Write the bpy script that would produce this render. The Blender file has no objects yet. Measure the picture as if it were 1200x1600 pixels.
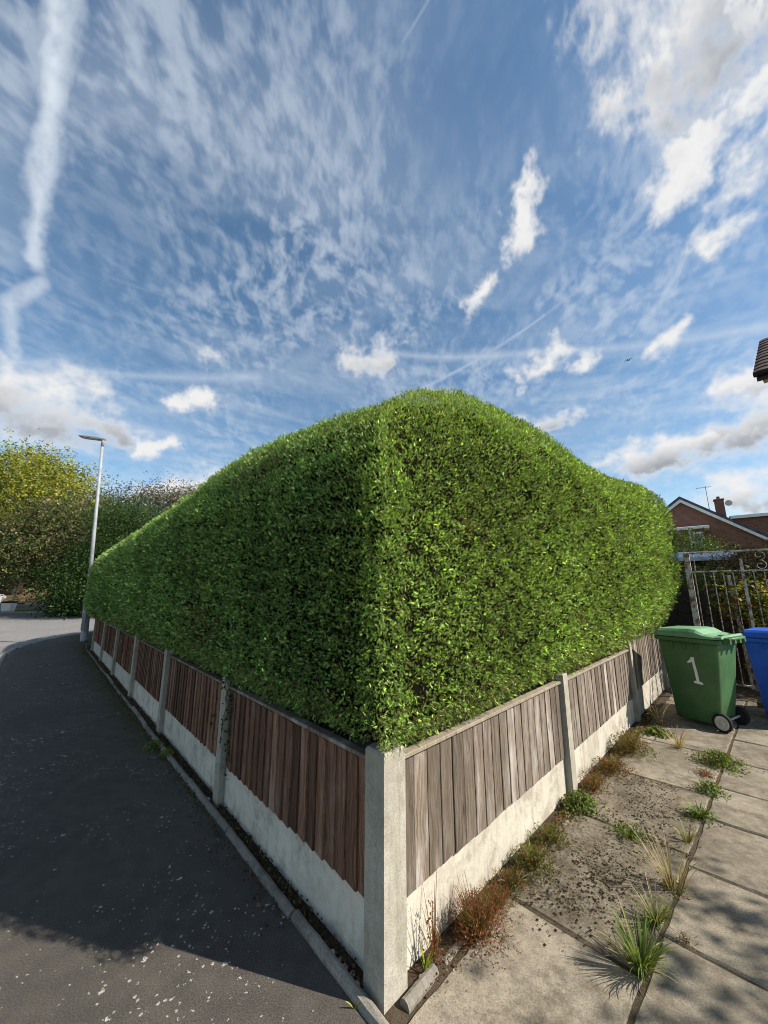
import bpy, math, random
import numpy as np
from mathutils import Vector, Matrix, Euler

rnd = random.Random(11)
RNG = np.random.default_rng(11)
sc = bpy.context.scene
COL = sc.collection
R = math.radians

# ------------------------------------------------------------------ camera
EYE = 1.62
cam_d = bpy.data.cameras.new('camera')
cam_d.sensor_fit = 'VERTICAL'
cam_d.sensor_height = 24.0
cam_d.lens = 580.0 / 1600.0 * 24.0
cam_d.clip_start = 0.05
cam_d.clip_end = 3000
cam = bpy.data.objects.new('camera', cam_d)
COL.objects.link(cam)
cam.location = (0, 0, EYE)
cam.rotation_euler = (R(90 + 11.69), 0, 0)
sc.camera = cam

# ------------------------------------------------------------------ sun, sky, exposure
SUN_EL = R(40)
SUN_H = Vector((0.965, -0.262, 0)).normalized()
to_sun = Vector((SUN_H.x * math.cos(SUN_EL), SUN_H.y * math.cos(SUN_EL), math.sin(SUN_EL)))
sun_d = bpy.data.lights.new('sun', 'SUN')
sun_d.energy = 5.0
sun_d.angle = R(0.53)
sun_d.color = (1.0, 0.93, 0.82)
sun = bpy.data.objects.new('sun', sun_d)
COL.objects.link(sun)
sun.location = (8, -3, 12)
sun.rotation_euler = to_sun.to_track_quat('Z', 'Y').to_euler()

sc.view_settings.view_transform = 'Standard'
sc.view_settings.look = 'None'
sc.view_settings.exposure = 0.7
sc.view_settings.gamma = 1
sc.view_settings.use_curve_mapping = False
sc.cycles.filter_width = 1.0
SKY_STRENGTH = 0.095
CLOUD_WHITE = (0.54, 0.54, 0.54)
CLOUD_GREY = (0.225, 0.24, 0.265)
CLOUD_THIN = (0.43, 0.475, 0.53)


class S:
    """a scalar node socket with operators, for writing shader maths"""
    def __init__(self, nt, sock):
        self.nt, self.s = nt, sock

    def op(self, o, *a, clamp=False):
        n = self.nt.nodes.new('ShaderNodeMath')
        n.operation = o
        n.use_clamp = clamp
        for i, v in enumerate((self,) + a):
            if isinstance(v, S):
                self.nt.links.new(v.s, n.inputs[i])
            else:
                n.inputs[i].default_value = v
        return S(self.nt, n.outputs[0])

    def __add__(self, b): return self.op('ADD', b)
    __radd__ = __add__
    def __mul__(self, b): return self.op('MULTIPLY', b)
    __rmul__ = __mul__
    def __sub__(self, b): return self.op('SUBTRACT', b)
    def __rsub__(self, b): return (self * -1.0) + b
    def __truediv__(self, b): return self.op('DIVIDE', b)
    def max(self, b): return self.op('MAXIMUM', b)
    def min(self, b): return self.op('MINIMUM', b)
    def clamp(self): return self.op('ADD', 0.0, clamp=True)
    def abs(self): return self.op('ABSOLUTE')
    def sqrt(self): return self.op('SQRT')

    def step(self, lo, hi):
        n = self.nt.nodes.new('ShaderNodeMapRange')
        n.interpolation_type = 'SMOOTHSTEP'
        self.nt.links.new(self.s, n.inputs['Value'])
        n.inputs['From Min'].default_value = lo
        n.inputs['From Max'].default_value = hi
        return S(self.nt, n.outputs[0])


def vec(nt, x, y, z):
    n = nt.nodes.new('ShaderNodeCombineXYZ')
    for i, v in enumerate((x, y, z)):
        if isinstance(v, S):
            nt.links.new(v.s, n.inputs[i])
        else:
            n.inputs[i].default_value = v
    return n.outputs[0]


def noise(nt, v, scale, detail=4, rough=0.55, dist=0.0, lac=2.0):
    n = nt.nodes.new('ShaderNodeTexNoise')
    if v is not None:
        nt.links.new(v, n.inputs['Vector'])
    n.inputs['Scale'].default_value = scale
    n.inputs['Detail'].default_value = detail
    n.inputs['Roughness'].default_value = rough
    n.inputs['Distortion'].default_value = dist
    n.inputs['Lacunarity'].default_value = lac
    return S(nt, n.outputs['Fac'])


def mixc(nt, fac, a, b):
    n = nt.nodes.new('ShaderNodeMix')
    n.data_type = 'RGBA'
    for sock, v in ((n.inputs[0], fac), (n.inputs[6], a), (n.inputs[7], b)):
        if isinstance(v, S):
            nt.links.new(v.s, sock)
        elif isinstance(v, bpy.types.NodeSocket):
            nt.links.new(v, sock)
        elif isinstance(v, (int, float)):
            sock.default_value = v
        else:
            sock.default_value = (v[0], v[1], v[2], 1)
    return n.outputs[2]



def perlin(x, y, seed):
    r = np.random.default_rng(seed)
    perm = r.permutation(512).astype(np.int32)
    ang = r.uniform(0, 2 * np.pi, 512).astype(np.float32)
    gx, gy = np.cos(ang), np.sin(ang)
    xi = np.floor(x).astype(np.int32); yi = np.floor(y).astype(np.int32)
    xf = (x - xi).astype(np.float32); yf = (y - yi).astype(np.float32)
    u = xf * xf * xf * (xf * (xf * 6 - 15) + 10); v = yf * yf * yf * (yf * (yf * 6 - 15) + 10)

    def gr(dx, dy):
        h = perm[(perm[(xi + dx) & 511] + yi + dy) & 511]
        return gx[h] * (xf - dx) + gy[h] * (yf - dy)
    a = gr(0, 0) * (1 - u) + gr(1, 0) * u
    b = gr(0, 1) * (1 - u) + gr(1, 1) * u
    return (a * (1 - v) + b * v) * 1.5


def fbm(x, y, seed, octv=6, rough=0.55, ridge=False):
    s = np.zeros(x.shape, np.float32); amp, tot, f = 1.0, 0.0, 1.0
    for o in range(octv):
        n = perlin(x * f + 17.3 * o, y * f - 9.1 * o, seed + o)
        if ridge:
            n = 1 - 2 * np.abs(n)
        s += amp * n; tot += amp; amp *= rough; f *= 2.03
    return s / tot


def sstep(v, lo, hi):
    t = np.clip((v - lo) / (hi - lo), 0, 1)
    return t * t * (3 - 2 * t)


def sky_maps(W, Hh):
    """thin cloud, heaped cloud and its shading over (azimuth, elevation)"""
    az = ((np.arange(W) + 0.5) / W - 0.5) * 2 * np.pi
    el = (np.arange(Hh) + 0.5) / Hh * np.pi / 2
    az, el = (a.astype(np.float32) for a in np.meshgrid(az, el))
    x, y, z = np.sin(az) * np.cos(el), np.cos(az) * np.cos(el), np.sin(el)
    k = 1 / (z + 0.07)
    px, py = x * k, y * k
    wx, wy = fbm(px * 1.6, py * 1.6, 3, 4), fbm(px * 1.6, py * 1.6, 33, 4)
    qx, qy = px + wx * 0.10, py + wy * 0.12
    # fibres that run away from the viewer, broken into ripples
    fib = fbm(qx * 9.0, qy * 4.4, 50, 5, 0.55)
    gx_, gy_ = x / (1 + z) + wx * 0.03, y / (1 + z) + wy * 0.03
    mot = fbm(gx_ * 62.0, gy_ * 40.0, 60, 4, 0.62) * 0.75 + fbm(qx * 20.0 + wy * 3.0, qy * 13.0, 61, 3, 0.6) * 0.45
    c, s = math.cos(0.7), math.sin(0.7)
    sx, sy = qx * c - qy * s, qx * s + qy * c
    fib2 = fbm(sx * 26.0, sy * 9.0, 65, 4, 0.6)
    broad = sstep(fbm(qx * 1.5 + 2.0, qy * 1.5 + 0.6, 70, 4, 0.55), -0.34, 0.16)
    cir = sstep(fib * 0.34 + mot * 0.66 + fib2 * 0.30, -0.22, 0.46) * (0.20 + 0.80 * broad)
    veil = sstep(fbm(qx * 0.8 + 5, qy * 2.2, 80, 5, 0.55), -0.25, 0.50) * 0.22
    # bands that lie level, low in the sky
    band = sstep(fbm(az * 2.2 + 3, el * 17 + az * 1.5, 85, 6, 0.58), -0.10, 0.42) * sstep(el, 0.66, 0.44) * 0.34
    def bump(a0, e0, ra, re):
        return np.exp(-((az - a0) / ra) ** 2 - ((el - e0) / re) ** 2)
    full = np.maximum.reduce([bump(-0.25, 0.86, 0.42, 0.24), bump(0.12, 0.74, 0.42, 0.18), bump(-0.75, 1.0, 0.3, 0.25), bump(0.6, 0.62, 0.5, 0.12)])
    thin = np.clip(cir * (0.46 + 0.55 * full) + veil * (0.75 + 0.5 * full) + band, 0, 3)
    thin = 0.74 * (1 - np.exp(-thin * 1.5))
    # clearest patch of blue, up and a little right of straight ahead
    thin *= 1 - 0.80 * bump(0.42, 1.03, 0.42, 0.17)
    thin *= 1 - 0.55 * bump(-0.62, 0.50, 0.20, 0.05)
    thin *= 1 - 0.45 * bump(-0.72, 0.70, 0.14, 0.12)

    def seg(a, e, a0, e0, a1, e1):
        ua, ue = a1 - a0, e1 - e0
        da, de = a - a0, e - e0
        t = np.clip((da * ua + de * ue) / (ua * ua + ue * ue), 0, 1)
        return np.hypot((da - t * ua) * np.cos(el), de - t * ue), t
    w1 = fbm(az * 7, el * 7, 90, 6, 0.6); w2 = fbm(az * 24, el * 24, 95, 5, 0.62)
    tr = np.zeros_like(az)
    for a0, e0, a1, e1, h0, h1, kk, wb, soft in (
            (-0.93, 1.10, -0.872, 0.84, 0.034, 0.027, 0.95, 0.017, 0.9),
            (-0.872, 0.84, -0.843, 0.600, 0.027, 0.023, 0.95, 0.015, 0.9),
            (-0.825, 0.570, -0.862, 0.515, 0.015, 0.016, 0.80, 0.010, 1.0),
            (-0.862, 0.515, -0.838, 0.430, 0.016, 0.011, 0.75, 0.010, 1.0),
            (0.30, 1.19, 0.067, 1.105, 0.004, 0.0025, 0.40, 0.001, 1.0),
            (0.115, 0.524, 0.46, 0.638, 0.0065, 0.0050, 0.55, 0.002, 1.2),
            (0.46, 0.638, 0.98, 0.80, 0.0050, 0.0040, 0.32, 0.002, 1.2),
            (-0.72, 0.63, -0.22, 0.66, 0.005, 0.004, 0.18, 0.002, 1.2),
            (-0.02, 0.612, 0.45, 0.565, 0.016, 0.018, 0.62, 0.009, 1.4),
            (0.45, 0.565, 0.95, 0.455, 0.018, 0.022, 0.62, 0.009, 1.4),
            (-0.84, 0.42, -0.36, 0.525, 0.014, 0.022, 0.60, 0.010, 1.4),
            (-0.66, 0.38, -0.32, 0.53, 0.020, 0.030, 0.30, 0.035, 1.8),
            (-0.32, 0.53, 0.02, 0.72, 0.030, 0.045, 0.28, 0.045, 1.8),
            (0.60, 0.62, 0.95, 0.555, 0.010, 0.016, 0.34, 0.014, 1.5)):
        d, t = seg(az, el, a0, e0, a1, e1)
        hw = (h0 + (h1 - h0) * t)
        m = 1 - (d + (w1 * 1.0 + w2 * 0.8) * wb * 1.4) / hw
        tx = np.clip(0.80 + 0.55 * w2 + 0.4 * w1, 0.2, 1.15)
        tr = np.maximum(tr, sstep(m, -0.15 * soft, 1.0 * soft) * kk * tx)
    thin = np.maximum(thin, thin * 0.4 + tr)

    # heaped clouds: spines and half heights; ragged (r) or heaped
    spines = ((0.74, 0.90, 0.86, 0.945, 0.050, 1.0), (0.86, 0.94, 1.15, 1.05, 0.095, 1.0), (0.98, 0.86, 1.25, 0.93, 0.055, 1.1),
              (0.765, 0.765, 0.84, 0.80, 0.038, 1.3), (0.95, 0.73, 1.2, 0.80, 0.050, 1.4), (0.89, 0.80, 1.0, 0.84, 0.026, 1.3),
              (0.395, 0.79, 0.46, 0.865, 0.028, 1.4), (0.80, 0.64, 0.86, 0.665, 0.016, 1.6),
              (0.62, 0.270, 0.80, 0.295, 0.040, 0.9), (0.76, 0.300, 1.15, 0.335, 0.060, 0.8), (0.80, 0.375, 0.98, 0.40, 0.020, 1.0),
              (0.76, 0.165, 1.05, 0.205, 0.042, 0.9), (-1.20, 0.325, -0.74, 0.345, 0.075, 0.8),
              (-0.085, 0.598, -0.025, 0.600, 0.034, 1.0), (-0.51, 0.548, -0.475, 0.556, 0.022, 1.2),
              (0.40, 0.525, 0.50, 0.548, 0.026, 1.2), (-0.54, 0.425, -0.48, 0.445, 0.018, 1.4),
              (0.42, 0.392, 0.47, 0.402, 0.026, 0.9), (-0.60, 0.215, -0.40, 0.240, 0.030, 1.2),
              (-0.62, 0.315, -0.54, 0.330, 0.018, 1.3), (0.53, 0.505, 0.57, 0.53, 0.014, 1.4),
              (0.69, 0.50, 0.75, 0.53, 0.014, 1.4), (0.27, 0.69, 0.31, 0.73, 0.016, 1.5),
              (-1.1, 0.10, -0.2, 0.10, 0.05, 1.0), (0.3, 0.09, 1.2, 0.08, 0.04, 1.0), (1.05, 0.46, 1.2, 0.47, 0.03, 1.0))
    f1 = fbm(az * 8, el * 10, 120, 7, 0.62)
    f2 = 1 - 1.6 * np.abs(fbm(az * 13, el * 17, 130, 6, 0.58))      # rounded lumps
    wa, we = fbm(az * 9, el * 11, 150, 6, 0.66) * 0.17, fbm(az * 9, el * 11, 160, 6, 0.66) * 0.10
    f3 = fbm(az * 5, el * 9, 170, 5)
    den = np.zeros_like(az) - 9
    gry = np.zeros_like(az)
    for a0, e0, a1, e1, h, rg in spines:
        kw = min(1.0, h / 0.045)
        d, t = seg(az + wa * kw, el + we * kw, a0, e0, a1, e1)
        m = 1 - d / (h * 1.55) + f1 * (0.9 + 0.7 * (rg > 1.15)) + (f2 - 0.55) * (0.50 if rg < 1.15 else 0.18)
        if rg <= 0.95:                                              # flat grey bases
            below = ((e0 + (e1 - e0) * t) - el) / h
            m -= np.clip(below - 0.45, 0, 9) * 0.9
            g_ = np.clip(0.62 + below * 0.95 + f1 * 0.4, 0, 1)
        elif rg <= 1.15:
            g_ = np.clip(0.40 + 0.80 * f3 + 0.25 * ((e0 + (e1 - e0) * t) - el) / h, 0, 1)
        else:
            g_ = 0.08 + 0.0 * az
        gry = np.where(m > den, g_, gry)
        den = np.maximum(den, m)
    gen = sstep(fbm(az * 1.6, el * 3.2, 140, 3), 0.0, 0.5) * sstep(np.abs(az), 1.2, 1.5) * 1.2 - 0.4
    gen = gen + f1 * 0.9 + (f2 - 0.55) * 0.3
    gry = np.where(gen > den, 0.3, gry)
    den = np.maximum(den, gen)
    dens = sstep(den, 0.0, 1.15)
    thick = sstep(den, 0.35, 1.1)
    shade = np.clip(gry * thick + (0.5 - f2) * 0.22 * thick, 0, 1)
    return thin, dens, shade


def build_world():
    w = bpy.data.worlds.new('World')
    sc.world = w
    w.use_nodes = True
    nt = w.node_tree
    nt.nodes.clear()
    out = nt.nodes.new('ShaderNodeOutputWorld')
    bg = nt.nodes.new('ShaderNodeBackground')
    bg.inputs['Strength'].default_value = SKY_STRENGTH
    nt.links.new(bg.outputs[0], out.inputs[0])
    sky = nt.nodes.new('ShaderNodeTexSky')
    sky.sky_type = 'NISHITA'
    sky.sun_disc = False
    sky.sun_elevation = SUN_EL
    sky.sun_rotation = math.atan2(SUN_H.x, SUN_H.y)
    sky.altitude = 50
    sky.air_density = 1.0
    sky.dust_density = 0.3
    sky.ozone_density = 1.2
    tc = nt.nodes.new('ShaderNodeTexCoord')
    sep = nt.nodes.new('ShaderNodeSeparateXYZ')
    nt.links.new(tc.outputs['Generated'], sep.inputs[0])
    x, y, z = (S(nt, sep.outputs[i]) for i in range(3))
    u = x.op('ARCTAN2', y) * (0.5 / math.pi) + 0.5
    v = (z.op('ARCSINE') * (2 / math.pi)).max(0.002).min(0.998)
    W, Hh = 2560, 640
    thin, dens, shade = sky_maps(W, Hh)
    img = bpy.data.images.new('cloud_cover', W, Hh, alpha=False, float_buffer=True, is_data=True)
    px = np.ones((Hh, W, 4), np.float32)
    px[..., 0], px[..., 1], px[..., 2] = thin, dens, shade
    img.pixels.foreach_set(px.ravel())
    img.pack()
    it = nt.nodes.new('ShaderNodeTexImage')
    it.image = img
    it.interpolation = 'Cubic'
    nt.links.new(vec(nt, u, v, 0.0), it.inputs['Vector'])
    ch = nt.nodes.new('ShaderNodeSeparateColor')
    nt.links.new(it.outputs['Color'], ch.inputs[0])
    thin, dens, shade = (S(nt, ch.outputs[i]).clamp() for i in range(3))
    k = 1.0 / SKY_STRENGTH
    ccol = mixc(nt, shade, tuple(q * k for q in CLOUD_WHITE), tuple(q * k for q in CLOUD_GREY))
    hs = nt.nodes.new('ShaderNodeHueSaturation')
    hs.inputs['Saturation'].default_value = 1.10
    hs.inputs['Value'].default_value = 1.0
    hs.inputs['Hue'].default_value = 0.492
    nt.links.new(sky.outputs[0], hs.inputs['Color'])
    base = mixc(nt, thin, hs.outputs[0], tuple(q * k for q in CLOUD_THIN))
    base = mixc(nt, dens, base, ccol)
    nt.links.new(base, bg.inputs['Color'])


build_world()


# ------------------------------------------------------------------ materials
MATS = {}


def new_mat(name):
    m = bpy.data.materials.new(name)
    m.use_nodes = True
    nt = m.node_tree
    bs = nt.nodes['Principled BSDF']
    MATS[name] = m
    return m, nt, bs


def set_in(nt, sock, v):
    if isinstance(v, S):
        nt.links.new(v.s, sock)
    elif isinstance(v, bpy.types.NodeSocket):
        nt.links.new(v, sock)
    elif isinstance(v, (tuple, list)):
        sock.default_value = (v[0], v[1], v[2], 1)
    else:
        sock.default_value = v


def coords(nt, kind='Object', rand=False):
    tc = nt.nodes.new('ShaderNodeTexCoord')
    o = tc.outputs[kind]
    if rand:
        oi = nt.nodes.new('ShaderNodeObjectInfo')
        a = nt.nodes.new('ShaderNodeVectorMath')
        a.operation = 'SCALE'
        a.inputs[0].default_value = (37.0, 53.0, 91.0)
        nt.links.new(oi.outputs['Random'], a.inputs['Scale'])
        b = nt.nodes.new('ShaderNodeVectorMath')
        nt.links.new(o, b.inputs[0])
        nt.links.new(a.outputs[0], b.inputs[1])
        return b.outputs[0], S(nt, oi.outputs['Random'])
    return o


def split(nt, v):
    n = nt.nodes.new('ShaderNodeSeparateXYZ')
    nt.links.new(v, n.inputs[0])
    return tuple(S(nt, n.outputs[i]) for i in range(3))


def bump(nt, bs, h, strength=0.3, dist=0.01):
    n = nt.nodes.new('ShaderNodeBump')
    n.inputs['Strength'].default_value = strength
    n.inputs['Distance'].default_value = dist
    nt.links.new(h.s, n.inputs['Height'])
    nt.links.new(n.outputs[0], bs.inputs['Normal'])


def plain(name, col, rough=0.6, spec=0.4, var=0.15, scale=6.0, metal=0.0):
    m, nt, bs = new_mat(name)
    v, r = coords(nt, 'Object', True)
    n = noise(nt, v, scale, 5, 0.6)
    dark = tuple(c * (1 - var * 2) for c in col)
    lite = tuple(min(1, c * (1 + var)) for c in col)
    set_in(nt, bs.inputs['Base Color'], mixc(nt, n.step(0.3, 0.7), dark, lite))
    bs.inputs['Roughness'].default_value = rough
    bs.inputs['Specular IOR Level'].default_value = spec
    bs.inputs['Metallic'].default_value = metal
    bump(nt, bs, noise(nt, v, scale * 12, 3, 0.6), 0.12, 0.004)
    return m


def mat_plastic(name, col):
    m, nt, bs = new_mat(name)
    v = coords(nt, 'Object')
    x, y, z = split(nt, v)
    big = noise(nt, v, 2.6, 5, 0.6)
    run = noise(nt, vec(nt, x * 22.0, y * 22.0, z * 2.0), 1.0, 5, 0.65)
    sc_ = noise(nt, vec(nt, x * 9.0, y * 9.0, z * 60.0), 1.0, 4, 0.7)
    c = mixc(nt, big.step(0.35, 0.65), tuple(q * 0.82 for q in col), tuple(min(1, q * 1.12 + 0.006) for q in col))
    c = mixc(nt, run.step(0.52, 0.76) * 0.35, c, tuple(q * 0.45 + 0.03 for q in col))
    c = mixc(nt, sc_.step(0.66, 0.74) * 0.35, c, tuple(min(1, q * 1.3 + 0.07) for q in col))
    set_in(nt, bs.inputs['Base Color'], c)
    set_in(nt, bs.inputs['Roughness'], run * 0.25 + 0.36)
    bs.inputs['Specular IOR Level'].default_value = 0.42
    bump(nt, bs, noise(nt, v, 90.0, 3, 0.6), 0.10, 0.002)


def mat_asphalt(name, ca, cb, lichen):
    m, nt, bs = new_mat(name)
    v = coords(nt, 'Object')
    big = noise(nt, v, 0.8, 5, 0.6)
    fine = noise(nt, v, 170.0, 3, 0.7)
    mid = noise(nt, v, 9.0, 5, 0.6)
    c = mixc(nt, (big * 0.5 + mid * 0.5).step(0.35, 0.65), ca, cb)
    c = mixc(nt, fine.step(0.45, 0.75) * 0.6, c, tuple(min(1, q * 1.9) for q in cb))
    c = mixc(nt, fine.step(0.52, 0.30) * 0.7, c, tuple(q * 0.35 for q in ca))
    if lichen:
        for sc_, thr, rad, amt in ((9.0, 0.66, 0.22, 0.9), (22.0, 0.48, 0.28, 0.85), (46.0, 0.50, 0.34, 0.75)):
            wn = nt.nodes.new('ShaderNodeTexNoise')
            nt.links.new(v, wn.inputs['Vector'])
            wn.inputs['Scale'].default_value = sc_ * 3.2
            wn.inputs['Detail'].default_value = 3
            va = nt.nodes.new('ShaderNodeVectorMath')
            va.operation = 'MULTIPLY_ADD'
            nt.links.new(wn.outputs['Color'], va.inputs[0])
            va.inputs[1].default_value = (0.8 / sc_,) * 3
            nt.links.new(v, va.inputs[2])
            vo = nt.nodes.new('ShaderNodeTexVoronoi')
            nt.links.new(va.outputs[0], vo.inputs['Vector'])
            vo.inputs['Scale'].default_value = sc_
            sepc = nt.nodes.new('ShaderNodeSeparateColor')
            nt.links.new(vo.outputs['Color'], sepc.inputs[0])
            patch = noise(nt, v, 1.7, 3, 0.5).step(0.36, 0.62)
            rr = S(nt, sepc.outputs[0])
            on = rr.step(thr, 0.97) * (patch * 0.8 + 0.2)
            d = S(nt, vo.outputs['Distance'])
            spot = (on * rad - d).step(0.0, 0.05) * amt
            spot = spot * noise(nt, v, 120.0, 2, 0.6).step(0.25, 0.5)
            c = mixc(nt, spot, c, (0.47, 0.45, 0.39))
        # moss creeping out from the edging
        mo = noise(nt, v, 5.0, 6, 0.65)
        _, yy, _ = split(nt, v)
        xx = split(nt, v)[0]
        outd = (xx * -math.cos(TL) + (yy - 1.816) * -math.sin(TL))
        along = (xx * -math.sin(TL) + (yy - 1.816) * math.cos(TL))
        mask = (mo - outd * 0.75).step(0.16, 0.40) * along.step(1.5, 5.0)
        c = mixc(nt, mask * 0.85, c, (0.050, 0.046, 0.016))
    set_in(nt, bs.inputs['Base Color'], c)
    bs.inputs['Roughness'].default_value = 0.88
    bs.inputs['Specular IOR Level'].default_value = 0.25
    bump(nt, bs, fine * 0.7 + noise(nt, v, 60.0, 3, 0.6) * 0.5, 0.6, 0.006)


def mat_concrete(name, ca, cb, stain, grain=1.0, streak=None, moss=None):
    m, nt, bs = new_mat(name)
    v, r = coords(nt, 'Object', True)
    big = noise(nt, v, 2.2, 6, 0.65)
    fine = noise(nt, v, 140.0, 3, 0.7)
    mid = noise(nt, v, 17.0, 5, 0.65)
    c = mixc(nt, (big * 0.6 + mid * 0.4).step(0.36, 0.64), ca, cb)
    c = mixc(nt, noise(nt, v, 5.5, 8, 0.72).step(0.49, 0.65) * 0.62, c, stain)
    if moss:
        pm = noise(nt, v, 3.2, 4, 0.6).step(0.44, 0.62)
        c = mixc(nt, noise(nt, v, 62.0, 6, 0.72).step(0.47, 0.56) * (pm * 0.7 + 0.15), c, moss)
        c = mixc(nt, noise(nt, v, 9.0, 7, 0.7).step(0.50, 0.66) * 0.5, c, tuple(q * 1.7 for q in moss))
    if streak:
        x_, y_, z_ = split(nt, v)
        sk_ = noise(nt, vec(nt, x_ * 16.0, y_ * 16.0, z_ * 2.2), 1.0, 6, 0.68)
        c = mixc(nt, sk_.step(0.50, 0.74) * 0.55, c, streak)
        c = mixc(nt, noise(nt, v, 70.0, 4, 0.7).step(0.62, 0.70) * 0.8, c, tuple(q * 0.35 for q in ca))
    c = mixc(nt, fine.step(0.55, 0.32) * 0.55 * grain, c, tuple(q * 0.45 for q in ca))
    c = mixc(nt, fine.step(0.58, 0.78) * 0.4 * grain, c, tuple(min(1, q * 1.5) for q in cb))
    hs = nt.nodes.new('ShaderNodeHueSaturation')
    nt.links.new((r * 0.24 + 0.88).s, hs.inputs['Value'])
    nt.links.new(c, hs.inputs['Color'])
    set_in(nt, bs.inputs['Base Color'], hs.outputs[0])
    bs.inputs['Roughness'].default_value = 0.9
    bs.inputs['Specular IOR Level'].default_value = 0.2
    bump(nt, bs, fine * 0.5 + mid * 1.2, 0.45, 0.006)


def mat_wood(name, ca, cb, grey, gfac, vary=0.5):
    m, nt, bs = new_mat(name)
    v, r = coords(nt, 'Object', True)
    x, y, z = split(nt, v)
    wv = noise(nt, vec(nt, x * 3.0, y * 3.0, z * 2.4), 1.6, 3, 0.5)
    g = noise(nt, vec(nt, x * 85.0 + wv * 9.0, y * 85.0, z * 3.0), 1.0, 5, 0.65)
    fi = noise(nt, vec(nt, x * 420.0, y * 420.0, z * 9.0), 1.0, 3, 0.6)
    c = mixc(nt, g.step(0.32, 0.68), ca, cb)
    wea = noise(nt, vec(nt, x * 9.0, y * 9.0, z * 2.2), 1.0, 5, 0.65)
    c = mixc(nt, (wea + (r - 0.5) * 0.16).step(0.60 - gfac * 0.30, 0.86 - gfac * 0.10), c, grey)
    c = mixc(nt, fi.step(0.50, 0.30) * 0.65, c, tuple(q * 0.35 for q in ca))
    # knots
    vo = nt.nodes.new('ShaderNodeTexVoronoi')
    nt.links.new(vec(nt, x * 7.0, y * 0.0, z * 2.6), vo.inputs['Vector'])
    vo.inputs['Scale'].default_value = 1.0
    kd = S(nt, vo.outputs['Distance'])
    c = mixc(nt, kd.step(0.13, 0.03) * 0.8, c, tuple(q * 0.4 for q in ca))
    hs = nt.nodes.new('ShaderNodeHueSaturation')
    nt.links.new((r * vary + (0.97 - vary / 2)).s, hs.inputs['Value'])
    nt.links.new(c, hs.inputs['Color'])
    set_in(nt, bs.inputs['Base Color'], hs.outputs[0])
    bs.inputs['Roughness'].default_value = 0.78
    bs.inputs['Specular IOR Level'].default_value = 0.25
    bump(nt, bs, g * 0.7 + fi * 0.5, 0.5, 0.004)


def mat_leaf(name, trans=0.25, rough=0.5):
    m, nt, bs = new_mat(name)
    at = nt.nodes.new('ShaderNodeAttribute')
    at.attribute_name = 'tint'
    nt.links.new(at.outputs['Color'], bs.inputs['Base Color'])
    bs.inputs['Roughness'].default_value = rough
    bs.inputs['Specular IOR Level'].default_value = 0.22
    tr = nt.nodes.new('ShaderNodeBsdfTranslucent')
    mx = nt.nodes.new('ShaderNodeMix')
    mx.data_type = 'RGBA'
    mx.blend_type = 'MULTIPLY'
    mx.inputs[0].default_value = 1
    nt.links.new(at.outputs['Color'], mx.inputs[6])
    mx.inputs[7].default_value = (1.5, 1.45, 0.6, 1)
    nt.links.new(mx.outputs[2], tr.inputs['Color'])
    ms = nt.nodes.new('ShaderNodeMixShader')
    ms.inputs[0].default_value = trans
    nt.links.new(bs.outputs[0], ms.inputs[1])
    nt.links.new(tr.outputs[0], ms.inputs[2])
    nt.links.new(ms.outputs[0], nt.nodes['Material Output'].inputs['Surface'])
    return m


def mat_brick(name, ca, cb, mortar, scale=1.0):
    m, nt, bs = new_mat(name)
    v = coords(nt, 'Object')
    x, y, z = split(nt, v)
    b = nt.nodes.new('ShaderNodeTexBrick')
    nt.links.new(vec(nt, x + y, z, 0.0), b.inputs['Vector'])
    b.inputs['Color1'].default_value = (*ca, 1)
    b.inputs['Color2'].default_value = (*cb, 1)
    b.inputs['Mortar'].default_value = (*mortar, 1)
    b.inputs['Scale'].default_value = scale
    b.inputs['Mortar Size'].default_value = 0.010
    b.inputs['Brick Width'].default_value = 0.225
    b.inputs['Row Height'].default_value = 0.075
    n = noise(nt, v, 3.0, 5, 0.6)
    set_in(nt, bs.inputs['Base Color'], mixc(nt, n.step(0.4, 0.8) * 0.4, b.outputs['Color'], tuple(q * 0.5 for q in ca)))
    bs.inputs['Roughness'].default_value = 0.9
    bump(nt, bs, S(nt, b.outputs['Fac']) * -1.0, 0.5, 0.01)


def mat_glass(name, col):
    m, nt, bs = new_mat(name)
    v = coords(nt, 'Object')
    set_in(nt, bs.inputs['Base Color'], mixc(nt, noise(nt, v, 1.2, 2), col, tuple(c * 2 for c in col)))
    bs.inputs['Roughness'].default_value = 0.06
    bs.inputs['Specular IOR Level'].default_value = 0.8


def mat_ground(name, cols, scale):
    m, nt, bs = new_mat(name)
    v = coords(nt, 'Object')
    a = noise(nt, v, scale, 6, 0.65)
    b = noise(nt, v, scale * 14, 5, 0.7)
    c = mixc(nt, a.step(0.35, 0.65), cols[0], cols[1])
    c = mixc(nt, b.step(0.45, 0.7) * 0.7, c, cols[2])
    set_in(nt, bs.inputs['Base Color'], c)
    bs.inputs['Roughness'].default_value = 0.95
    bs.inputs['Specular IOR Level'].default_value = 0.1
    bump(nt, bs, b, 0.8, 0.02)


# fence lines: the corner, directions along each fence and outward normals
C0 = np.array([0.0, 1.816])
TL, TR = R(42.2), R(44.5)
DL = np.array([-math.sin(TL), math.cos(TL)]); NL = np.array([-math.cos(TL), -math.sin(TL)])
DR = np.array([math.sin(TR), math.cos(TR)]); NR = np.array([math.cos(TR), -math.sin(TR)])
ARC_T, ARC_R, ARC_MAX = 11.9, 6.0, R(78)

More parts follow.
